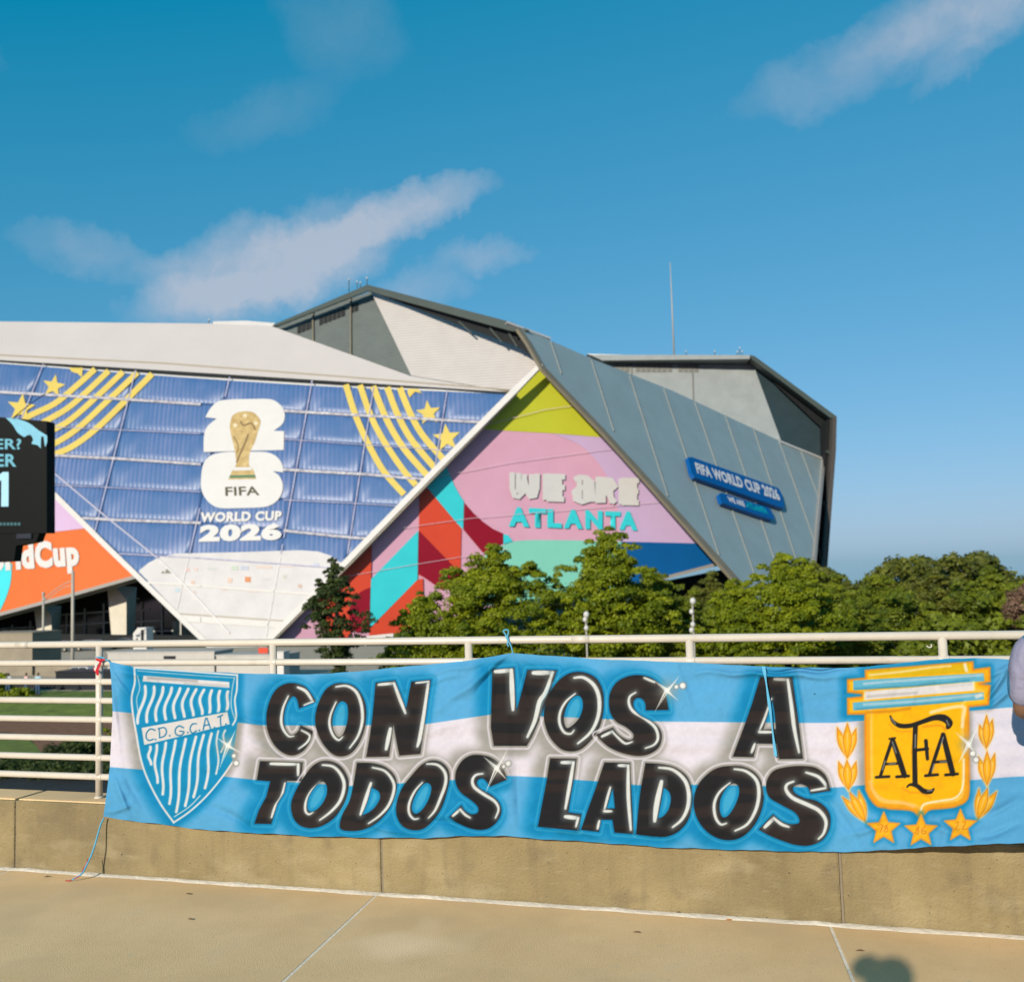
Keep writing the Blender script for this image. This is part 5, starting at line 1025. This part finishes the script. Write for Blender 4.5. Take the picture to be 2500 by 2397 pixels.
# dark low hedges on the lawn at left
def hedge(px, z, h, m, label, seed, n=60, size=.16, rad=.5, per=110):
    r = np.random.default_rng(seed); P = [at_z(u, v, GZ) for u, v in px]; cs = []
    for k in range(n):
        t = r.random()*(len(P)-1); i = int(t); p = P[i]+(P[i+1]-P[i])*(t-i); cs.append((p[0]+r.normal()*.35, p[1]+r.normal()*.5, GZ+h*(.25+.65*r.random())))
    o = thing('hedge', label, 'hedge', tuple(map(float, (P[0][0], P[0][1], GZ))))
    leaves('foliage', cs, [rad]*n, per, size, m, o, seed); tube('stem', [P[0], P[0]+(0, 0, h*.8)], .04, M_bark, o, 6); return o
hedge([(150, 1868), (205, 1848), (300, 1850), (420, 1860)], 0, .9, LM[2], 'dark mounded hedge on the mulch left of the banner', 201, 90)
hedge([(-80, 1890), (60, 1893), (200, 1893), (420, 1893)], 0, .55, LM[2], 'long low dark hedge along the dark strip behind the railing', 202, 150)
hedge([(258, 1806), (330, 1806)], 0, .5, LM[0], 'small bright bush on the mulch beside the banner edge', 203, 14, rad=.35)
hedge([(-20, 1716), (0, 1716)], 0, 2.5, LM[0], 'yellow green bush at the left picture edge behind the railing', 204, 16, size=.24, rad=.55)
hedge([(14, 1716), (32, 1716)], 0, 1.05, LM[0], 'yellow green bush in front of the person in the white shirt', 205, 10, size=.2, rad=.45)
hedge([(46, 1716), (66, 1716)], 0, 1.1, LM[0], 'yellow green bush in front of the person in the pinkish shirt', 206, 10, size=.2, rad=.45)

# ------------------------------------------------------------------ park furniture and walls at left
def wallbox(name, px, Y, th, m, label, cat, z1px=None):
    (u0_, v0), (u1, v1) = px; a = at_y(u0_, v0, Y); b = at_y(u1, v0, Y)
    zb = GZ; o = thing(name, label, cat, (float(a[0]), Y, zb))
    box('wall_body', (a[0], Y, zb), (b[0], Y+th, a[2]), m, o); box('coping', (a[0]-.06, Y-.06, a[2]-.001+.002), (b[0]+.06, Y+th+.06, a[2]+.1), m, o); return o
M_beige = mat('beige_stone', (.36, .31, .23), .85, .12, .8, .2); M_whitec = mat('white_concrete', (.64, .61, .56), .8, .08, .7, .2); M_blackp = mat('black_panel', (.012, .014, .02), .5, .2, 1)
wallbox('plaza_wall', [(-60, 1548), (79, 1548)], 83, 4, M_beige, 'beige stone block wall left of the white post below the stadium', 'wall')
wallbox('plaza_wall', [(86, 1620), (215, 1632)], 82, 1.5, M_beige, 'low beige wall between the white post and the red ribbon', 'wall')
wallbox('barrier_wall', [(136, 1641), (300, 1641)], 71.5, 2, M_blackp, 'black panelled barrier wall behind the three standing fans', 'wall')
wallbox('barrier_wall', [(-20, 1664), (134, 1664)], 71.8, 1, M_blackp, 'low black wall behind the three standing fans', 'wall')
wallbox('retaining_wall', [(263, 1594), (523, 1596)], 80, 3, M_whitec, 'white concrete retaining wall with a dark slot, left one of two', 'wall')
wallbox('retaining_wall', [(528, 1601), (690, 1603)], 79.5, 3, M_whitec, 'white concrete retaining wall below the stadium point, right one of two', 'wall')
rw = bpy.data.objects['retaining_wall']
a = at_y(400, 1601, 79.95); b = at_y(428, 1608, 79.95); box('slot', (a[0], 79.9, b[2]), (b[0], 79.99, a[2]), M_blackp, rw)
wallbox('utility_box', [(673, 1593), (692, 1593)], 78, 1, M_rim, 'small white box at the right end of the white retaining wall', 'box')
sg = thing('site_sign', 'small red sign standing on the white wall under the stadium point', 'sign', tuple(map(float, at_y(643, 1600, 81))))
a = at_y(632, 1581, 81); b = at_y(655, 1594, 81); box('board', (a[0], 80.9, b[2]), (b[0], 81, a[2]), M_red, sg)
c = (a+b)/2; tube('leg', [(c[0]-.3, 80.95, at_y(643, 1603, 81)[2]-.1), (c[0]-.3, 80.95, b[2])], .04, M_rim, sg, 6); tube('leg', [(c[0]+.3, 80.95, at_y(643, 1603, 81)[2]-.1), (c[0]+.3, 80.95, b[2])], .04, M_rim, sg, 6)
# white post, pylon, lamp poles
def pole(name, u, v0, v1, Y, r, m, par):
    a = at_y(u, v0, Y); return tube(name, [(a[0], Y, GZ), (a[0], Y, (GZ+a[2])/2), (a[0], Y, a[2])], [r*1.15, r, r*.9], m, par, 10)
t_ = thing('post', 'thick white post standing at the end of the beige wall', 'post', tuple(map(float, at_z(89, 1690, GZ)))); pole('shaft', 89, 1562, 0, 95, .26, M_whitec, t_)
a = at_y(89, 1562, 95); box('cap', (a[0]-.3, 94.7, a[2]), (a[0]+.3, 95.3, a[2]+.12), M_whitec, t_)
t_ = thing('light_pole', 'taller cream light pole with a curved arm, right one of the two', 'pole', (float(at_y(178, 1600, 84)[0]), 84, GZ))
M_pole = mat('pole_paint', (.56, .52, .44), .5, .08, 1)
pole('shaft', 178, 1393, 0, 84, .155, M_pole, t_)
P = [at_y(u, v, 84) for u, v in ((177, 1418), (160, 1424), (140, 1436), (122, 1450), (108, 1462))]; tube('arm', smooth_open(P, 4), .045, M_pole, t_, 6)
P = [at_y(u, v, 84) for u, v in ((177, 1430), (158, 1433), (138, 1446), (118, 1462))]; tube('arm', smooth_open(P, 4), .035, M_pole, t_, 6)
sphere('lamp_head', at_y(108, 1463, 84), .2, M_pole, t_, 10, 6, (1.6, 1, .5))
t_ = thing('light_pole', 'shorter cream light pole, left one of the two below the orange mural', 'pole', (float(at_y(106, 1600, 88)[0]), 88, GZ))
pole('shaft', 106, 1450, 0, 88, .12, M_pole, t_); sphere('cap', at_y(106, 1449, 88), .18, M_pole, t_, 8, 5)
py = thing('sign_pylon', 'white wedge topped pylon with a dark vertical slot in front of the stadium', 'sign', (float(at_y(340, 1600, 96)[0]), 96, GZ))
q = lambda u, v, Y=96: at_y(u, v, Y)
prism('body', [q(325, 1620), q(325, 1546), q(336, 1532), q(357, 1532), q(358, 1620)], (0, 1.2, 0), M_rim, py)
prism('slot', [q(344, 1537, 95.97), q(351, 1537, 95.97), q(351, 1566, 95.97), q(344, 1566, 95.97)], (0, .03, 0), M_blackp, py)
prism('mark', [q(330, 1562, 95.97), q(336, 1556, 95.97), q(336, 1562, 95.97)], (0, .02, 0), M_louv, py)
# globe lamps among the trees
M_globe = mat('frosted_globe', (.75, .74, .70), .4, .05, 4)
for (u, vs_, Y, lb) in ((1690, (1467, 1493, 1524, 1538), 54, 'white lamp post with stacked globes in the trees, near the fourth railing post'), (1430, (1500, 1512, 1533), 53, 'white lamp post with stacked globes in the trees, left of the tallest tree')):
    a = at_y(u, vs_[0], Y); t_ = thing('globe_lamp', lb, 'lamp post', (float(a[0]), Y, GZ))
    tube('shaft', [(a[0], Y, GZ), (a[0], Y, a[2]-.1)], .045, M_pole, t_, 8)
    for k, v in enumerate(vs_): sphere('globe', at_y(u+(-1)**k*1.5, v, Y-.05), .13 if k else .16, M_globe, t_, 12, 8, (1, 1, 1.15))
# black LED screen on a mast
SY = 42.
M_scr = mat('screen_black', (.002, .004, .004), .5, .1, 2, spec=.08); M_scrt = mat('screen_text', (.10, .36, .46), .5, .05, 3, emit=(.10, .36, .46, .35)); M_scrl = mat('screen_pale_blue', (.17, .46, .60), .5, .1, 3, emit=(.12, .40, .52, .35))
PSC = Plane((0, 1020, SY), (113, 1030, SY+.4), (113, 1300, SY+.4))
sc = thing('video_screen', 'black video screen with pale blue lettering at the left picture edge', 'screen', (float(at_y(-60, 1200, SY)[0]), SY, GZ))
prism('cabinet', [PSC.P(u, v, 0) for u, v in ((-260, 996), (114, 1028), (114, 1301), (-260, 1306))], (-.1, .7, 0), M_scr, sc)
prism('lower_cabinet', [PSC.P(u, v, -.05) for u, v in ((-230, 1306), (96, 1301), (88, 1322), (39, 1332), (34, 1370), (-230, 1382))], (-.1, .6, 0), M_scr, sc)
prism('service_box', [PSC.P(u, v, .05) for u, v in ((40, 1303), (76, 1302), (76, 1314), (40, 1315))], (0, .3, 0), mat('navy_box', (.012, .02, .04)), sc)
tube('mast', [(at_y(-70, 1300, SY)[0], SY+.3, GZ), (at_y(-70, 1300, SY)[0], SY+.3, at_y(-70, 1300, SY)[2])], .3, M_louv, sc, 12)
tube('cable', smooth_open([at_y(30, 1022, SY), at_y(42, 1012, SY), at_y(80, 982, SY), at_y(110, 962, SY)], 3), .022, M_scr, sc, 6)
sx = u0(4.27, (0, 980))
mesh('picture', [PSC.P(*sx(p), .03) for p in smooth_closed([(60, 172, 1), (170, 180), (300, 225), (400, 300), (490, 355, 1), (492, 420, 1), (470, 470), (455, 370, 1), (430, 370), (425, 490, 1), (390, 455), (330, 440), (345, 400), (320, 350), (280, 355), (250, 370), (180, 320), (130, 240)], 3)], [tuple(range(54))], M_scrl, sc)
text_on('lettering', 'ER?', [sx(p) for p in ((-50, 388), (222, 388), (222, 500), (-50, 500))], PSC, .03, M_scrt, sc, .02)
text_on('lettering', 'ER', [sx(p) for p in ((-45, 548), (170, 548), (170, 680), (-45, 680))], PSC, .03, M_scrt, sc, .025)
poly('lettering', [sx(p) for p in [(-40, 790), (30, 735), (90, 735), (88, 1095), (12, 1095), (14, 820), (-40, 850)]], PSC, .03, mat('screen_white', (.30, .55, .68), .5, .05, 3, emit=(.30, .52, .66, .5)), sc)
for k in range(9):
    u, v = sx((-120+k*38, 1262)); mesh('caption', [PSC.P(u, v, .03), PSC.P(u+6.5, v, .03), PSC.P(u+6.5, v+7, .03), PSC.P(u, v+7, .03)], [(0, 1, 2, 3)], mat('screen_caption', (.02, .14, .17), .5), sc)
# parked cars far behind the railing
M_tyre = mat('tyre', (.02, .02, .02), .9); M_cglass = mat('car_glass', (.05, .08, .10), .08, .1, 1, spec=.7)
def car(u, Y, m, label, flip=1):
    a = at_y(u, 1600, Y); x0 = float(a[0]); o = thing('parked_car', label, 'car', (x0, Y, BZ), 'cars parked below the stadium'); f = flip
    prof = [(-2.2, .35), (-2.25, .8), (-1.5, .95), (-.8, 1.42), (.7, 1.45), (1.45, .98), (2.2, .85), (2.25, .38)]
    pr = prism('body', [(x0+f*x, Y, BZ+z) for x, z in (prof if f > 0 else prof[::-1])], (0, 1.75, 0), m, o); md = pr.modifiers.new('b', 'BEVEL'); md.width = .09; md.segments = 2
    for w in ([(-1.28, .98), (-.74, 1.34), (-.08, 1.36), (-.08, .98)], [(.02, .98), (.02, 1.36), (.62, 1.37), (1.2, .98)]): prism('window', [(x0+f*x, Y-.01, BZ+z) for x, z in w], (0, .04, 0), M_cglass, o)
    for x in (-1.4, 1.4):
        w = tube('wheel', [(x0+x, Y-.04, BZ+.33), (x0+x, Y+.2, BZ+.33)], .33, M_tyre, o, 14); tube('hubcap', [(x0+x, Y-.06, BZ+.33), (x0+x, Y-.03, BZ+.33)], .2, M_pole, w, 10); bpy.data.objects[w.name].children[0].location = (0, 0, 0)
    return o
car(136, 112, mat('blue_grey_paint', (.12, .17, .21), .25, .05, 1, spec=.6), 'blue grey car parked between the two cream light poles')
car(214, 113, mat('silver_paint', (.30, .32, .33), .25, .05, 1, spec=.6), 'silver car parked left of the red ribbon, below the stadium', -1)
car(300, 116, mat('black_paint', (.02, .02, .025), .25, .05, 1, spec=.6), 'black car parked just left of the white pylon')
car(193, 76.5, mat('white_paint', (.6, .6, .58), .3, .05, 1, spec=.5), 'white car behind the black barrier wall')

# ------------------------------------------------------------------ people
def skinned(name, J, E_, m, parent, sub=2):
    """one continuous surface grown over a skeleton; J: name -> (x, y, z, rx, ry)"""
    keys = list(J); me = bpy.data.meshes.new(name); me.from_pydata([J[k][:3] for k in keys], [(keys.index(a), keys.index(b)) for a, b in E_], [])
    ob = bpy.data.objects.new(name+'_tmp', me); COL.objects.link(ob)
    md = ob.modifiers.new('s', 'SKIN'); md.use_smooth_shade = True
    for i, k in enumerate(keys):
        sv = me.skin_vertices[0].data[i]; sv.radius = (J[k][3], J[k][4] if len(J[k]) > 4 else J[k][3]); sv.use_root = (i == 0)
    md2 = ob.modifiers.new('d', 'SUBSURF'); md2.levels = sub; md2.render_levels = sub
    bpy.context.view_layer.update(); ev = ob.evaluated_get(bpy.context.evaluated_depsgraph_get()); nm = bpy.data.meshes.new_from_object(ev)
    bpy.data.objects.remove(ob); nm.name = name; nm.materials.clear(); nm.materials.append(m)
    nm.polygons.foreach_set('use_smooth', [True]*len(nm.polygons)); return link(name, nm, parent)
M_skin = mat('skin', (.46, .27, .18), .5, .06, 8); M_skin2 = mat('tan_skin', (.30, .16, .10), .5, .06, 8); M_hair = mat('dark_hair', (.030, .016, .010), .5, .4, 60); M_jean = mat('blue_jeans', (.06, .12, .22), .85, .2, 40, .3, 200)
def person(loc, rot, h, label, shirt, trousers, skin, hair, pose='stand', long_hair=False, stripes=None, group=None, sub=2, arms=None, hem=False):
    o = thing('person', label, 'person', loc, group); s = h/1.75; c, sn = math.cos(rot), math.sin(rot)
    def T(x, y, z, *r): return (loc[0]+(x*c-y*sn)*s, loc[1]+(x*sn+y*c)*s, loc[2]+z*s, *[q*s for q in r])
    sit = pose == 'sit'; hp = .50 if sit else .95; up = hp-.95
    B = {'pelvis': T(0, 0, .95+up, .15, .11), 'waist': T(0, 0, 1.10+up, .125, .095), 'chest': T(0, 0, 1.30+up, .155, .105), 'neckb': T(0, 0, 1.46+up, .075, .07), 'neck': T(0, -.01, 1.52+up, .052, .052),
         'jaw': T(0, -.035, 1.585+up, .060, .068), 'head': T(0, -.01, 1.65+up, .076, .092), 'crown': T(0, .0, 1.715+up, .052, .062)}
    E_ = [('pelvis', 'waist'), ('waist', 'chest'), ('chest', 'neckb'), ('neckb', 'neck'), ('neck', 'jaw'), ('jaw', 'head'), ('head', 'crown')]
    A = arms or [(.21, .0, 1.42, .25, .02, 1.14, .26, -.06, .90, .27, -.08, .82)]*2
    for k, (sg_, a) in enumerate(zip((1, -1), A)):
        for j, nm_, r in ((0, 'sh', .062), (3, 'el', .042), (6, 'wr', .027), (9, 'hd', .036)): B[nm_+str(k)] = T(sg_*a[j], a[j+1], a[j+2]+up, r, r*.8 if j == 9 else r)
        E_ += [('neckb', 'sh'+str(k)), ('sh'+str(k), 'el'+str(k)), ('el'+str(k), 'wr'+str(k)), ('wr'+str(k), 'hd'+str(k))]
        if sit: pts = (('hi', (.09, -.04, hp-.02), .085), ('kn', (.13, -.45, hp+.02), .062), ('an', (.13, -.50, .09), .040), ('to', (.14, -.64, .035), .038))
        else: pts = (('hi', (.10, 0, .88), .092), ('kn', (.11, -.01, .50), .060), ('an', (.11, .03, .09), .040), ('to', (.13, -.14, .035), .038))
        for nm_, p, r in pts: B[nm_+str(k)] = T(sg_*p[0], p[1], p[2], r)
        E_ += [('pelvis', 'hi'+str(k)), ('hi'+str(k), 'kn'+str(k)), ('kn'+str(k), 'an'+str(k)), ('an'+str(k), 'to'+str(k))]
    skinned('body', B, E_, skin, o, sub)
    inf = lambda k, d: (*B[k][:3], B[k][3]+d*s, B[k][-1]+d*s)
    half = lambda a, b, t, r: (*[B[a][i]*(1-t)+B[b][i]*t for i in range(3)], r*s, r*s)
    S_ = {'pelvis': inf('pelvis', .0 if hem else .028), 'waist': inf('waist', .032), 'chest': inf('chest', .024), 'neckb': inf('neckb', .012)}
    SE = [('pelvis', 'waist'), ('waist', 'chest'), ('chest', 'neckb')]
    if hem:                                                            # long loose shirt tail with soft pleats
        vs = []; nr, ns = 9, 40
        for a_ in range(nr):
            q = a_/(nr-1); z = 1.16-.46*q
            for b_ in range(ns):
                t = 2*math.pi*b_/ns; w_ = 1+.035*q*math.sin(5*t+1)+.02*q*math.sin(9*t)
                vs.append(T((.165+.035*q)*math.cos(t)*w_, (.125+.03*q)*math.sin(t)*w_, z)[:3])
        mesh('shirt_tail', vs, [(a_*ns+b_, a_*ns+(b_+1) % ns, (a_+1)*ns+(b_+1) % ns, (a_+1)*ns+b_) for a_ in range(nr-1) for b_ in range(ns)], shirt, o, True)
    for k in (0, 1):
        S_['sh%d' % k] = inf('sh%d' % k, .022); S_['sl%d' % k] = half('sh%d' % k, 'el%d' % k, .95 if hem else .72, .066); SE += [('neckb', 'sh%d' % k), ('sh%d' % k, 'sl%d' % k)]
    top = skinned('shirt', S_, SE, shirt, o, sub)
    for k, sg_ in ((0, 1), (1, -1)):
        Tq = {'top': T(sg_*.07, 0, .99+up, .095, .095)}
        for j in ('hi', 'kn', 'an'): Tq[j] = inf(j+str(k), .018)
        skinned('trouser_leg', Tq, [('top', 'hi'), ('hi', 'kn'), ('kn', 'an')], trousers, o, sub)
    sphere('trouser_seat', T(0, 0, .965+up)[:3], .148*s, trousers, o, 20, 12, (1, .74, .62))
    for k in (0, 1):
        a = B['an%d' % k]; t = B['to%d' % k]; skinned('shoe', {'a': (a[0], a[1], a[2]-.03*s, .052*s), 't': (t[0], t[1], t[2]+.005*s, .050*s)}, [('a', 't')], M_tyre, o, 1)
    hd = B['head']
    f = lambda x, y, z: T(x, y, z+up)[:3]
    sphere('hair', f(0, .018, 1.672), .098*s, hair, o, 16, 10, (.9, 1.02, .98))
    for sg_ in (1, -1):
        sphere('eye', f(sg_*.031, -.088, 1.645), .011*s, M_logo, o, 8, 6); sphere('ear', f(sg_*.079, .0, 1.63), .022*s, skin, o, 8, 6, (.5, .8, 1.2)); sphere('pupil', f(sg_*.031, -.0965, 1.645), .0055*s, M_hair, o, 8, 6)
    sphere('nose', f(0, -.102, 1.618), .014*s, skin, o, 8, 6, (.8, 1.1, 1.5)); sphere('mouth', f(0, -.088, 1.582), .02*s, mat('lips', (.32, .10, .09)), o, 8, 6, (1.1, .4, .35))
    for k in (0, 1):                                                   # five separate fingers on each hand
        w_ = Vector(B['wr%d' % k][:3]); h_ = Vector(B['hd%d' % k][:3]); d = (h_-w_).normalized(); sd = d.cross(Vector((0, 1, 0) if abs(d.y) < .8 else (0, 0, 1))).normalized()
        for j in range(5):
            if sub < 2: break
            o_ = (j-1.5)*.017*s if j < 4 else -.045*s; ln = (.062, .072, .068, .054, .05)[j]*s; b_ = h_+sd.cross(d)*o_+d*(.02*s if j < 4 else -.015*s); dr = d if j < 4 else (d-sd.cross(d)*.6).normalized()
            tube('finger', [b_, b_+dr*ln*.5-sd*.004*s, b_+dr*ln-sd*.014*s], [.0092*s, .0085*s, .0062*s], skin, o, 8)
    return o, B, T, up
def stripe_mat(name, c1, c2, c3=None, per=.16, off=0.):
    m = bpy.data.materials.new(name); m.use_nodes = True; t = m.node_tree; b = t.nodes['Principled BSDF']; tcn = t.nodes.new('ShaderNodeTexCoord'); sx_ = t.nodes.new('ShaderNodeSeparateXYZ'); t.links.new(tcn.outputs['Object'], sx_.inputs[0])
    def mth(op, a, c):
        k = t.nodes.new('ShaderNodeMath'); k.operation = op
        for i, x in enumerate((a, c)):
            if isinstance(x, (int, float)): k.inputs[i].default_value = x
            else: t.links.new(x, k.inputs[i])
        return k.outputs[0]
    q = mth('GREATER_THAN', mth('FRACT', mth('MULTIPLY', mth('ADD', sx_.outputs[0], off), 1/per), 0), .5)
    x = t.nodes.new('ShaderNodeMixRGB'); x.inputs[1].default_value = (*c1, 1); x.inputs[2].default_value = (*c2, 1); t.links.new(q, x.inputs[0]); t.links.new(x.outputs[0], b.inputs['Base Color']); b.inputs['Roughness'].default_value = .8
    n = t.nodes.new('ShaderNodeTexNoise'); n.inputs['Scale'].default_value = 14; t.links.new(tcn.outputs['Object'], n.inputs['Vector']); bp = t.nodes.new('ShaderNodeBump'); bp.inputs['Strength'].default_value = .6; bp.inputs['Distance'].default_value = .03; t.links.new(n.outputs['Fac'], bp.inputs['Height']); t.links.new(bp.outputs[0], b.inputs['Normal']); return m
# woman standing at the right end, seen from behind
WX = float(at_y(2611, 1578, 4.56)[0]); XS = float(at_y(2468, 1700, 4.56)[0])
o, B, T, up_ = person((WX, 4.56, 0), math.pi, 1.66, 'woman with dark curly hair in a blue and white striped shirt at the right edge', stripe_mat('striped_shirt', (.02, .16, .30), (.22, .215, .31), per=.112, off=.056-XS), M_jean, M_skin2, M_hair, long_hair=True, arms=[(.165, .0, 1.42, .185, -.06, 1.16, .13, -.28, 1.12, .10, -.34, 1.14)]*2, hem=True)  # the white stripe's shade is put into its lavender grey colour
rr_ = np.random.default_rng(5)
for k in range(110):
    a = rr_.random()*2*math.pi; x0 = math.cos(a)*.11; y0 = .03+abs(math.sin(a))*.08; pts = []
    ph = rr_.random()*6; ln = .30+.17*rr_.random(); cr_ = .010+.010*rr_.random()
    for j in range(22):
        q = j/21; pts.append(T(x0*(1+.55*q)+cr_*math.sin(ph+q*26), y0+.05*q+cr_*math.cos(ph+q*26), 1.70-ln*q)[:3])
    tube('hair_lock', pts, [.0085*(1-.6*j/21) for j in range(22)], M_hair, o, 5)
# the unseen photographer; head and an added side lump throw the pavement shadow
person((-.62, -.30, 0), math.pi, 1.88, 'photographer in a dark shirt behind the camera position, side lump added to shape the shadow', mat('charcoal_shirt', (.06, .06, .07)), M_jean, M_skin, M_hair)
ph_ = bpy.data.objects['person.001']; sphere('shadow_lump', (-.725, -.29, 1.845), .056, M_hair, ph_, 16, 10, (1.05, 1, .95)); sphere('hair', (-.62, -.29, 1.80), .108, M_hair, ph_, 16, 10, (.9, 1, .85))
# three fans standing far off by the black wall
for (u, Y, sh, lb, rt, hh) in ((20, 67.5, (.80, .82, .90), 'person in a white shirt at the left picture edge, standing above the grass bank', .3, 1.78), (64, 68, (.95, .60, .58), 'person in a pinkish shirt, middle one of the three above the grass bank', -.4, 1.74), (93, 67.5, (.50, .78, .92), 'person in a light blue shirt, right one of the three by the black wall', .1, 1.80)):
    a = at_y(u, 1650, Y); person((float(a[0]), Y, BZ), rt, hh, lb, mat('fan_shirt_%d' % u, sh), M_jean, M_skin2, M_hair, sub=1)
# ------------------------------------------------------------------ litter on the deck
M_leafd = mat('dry_leaf', (.13, .085, .045), .9, .3, 60)
def litter(u, v, l, w, a_, m, name, label, cat, curl=.004):
    p = at_z(u, v, 0); o_ = []; c, s = math.cos(a_), math.sin(a_)
    for x, y, z in ((-.5, 0, .002), (-.2, .35, curl), (.2, .4, curl), (.5, 0, .003), (.2, -.35, curl*.6), (-.2, -.3, curl*.5)): o_.append((p[0]+x*l*c-y*w*s, p[1]+x*l*s+y*w*c, z+.001))
    ob = mesh(name, o_+[(p[0], p[1], curl*1.8)], [(i, (i+1) % 6, 6) for i in range(6)], m); tag(ob, label, cat); return ob
litter(1780, 2246, .034, .018, .2, mat('orange_scrap', (.78, .26, .03), .6), 'orange_scrap', 'tiny orange scrap lying on the pale joint at the foot of the parapet', 'litter')
for k, (u, v, lb) in enumerate(((460, 2183, 'dark dry leaf on the pavement, the one nearest the parapet below the shield'), (465, 2245, 'dark dry leaf on the pavement, left of the left joint line'), (1555, 2277, 'dark dry leaf on the pavement, below the word LADOS'), (2100, 2322, 'dark dry leaf on the pavement just above the head shadow'), (115, 2141, 'dark dry leaf on the pavement beside the cord tail'), (1657, 2229, 'dark pebble sized leaf against the foot of the parapet'))):
    litter(u, v, .045 if k < 5 else .03, .012 if k < 5 else .02, .15*k-.3, M_leafd, 'dry_leaf', lb, 'leaf', .006)
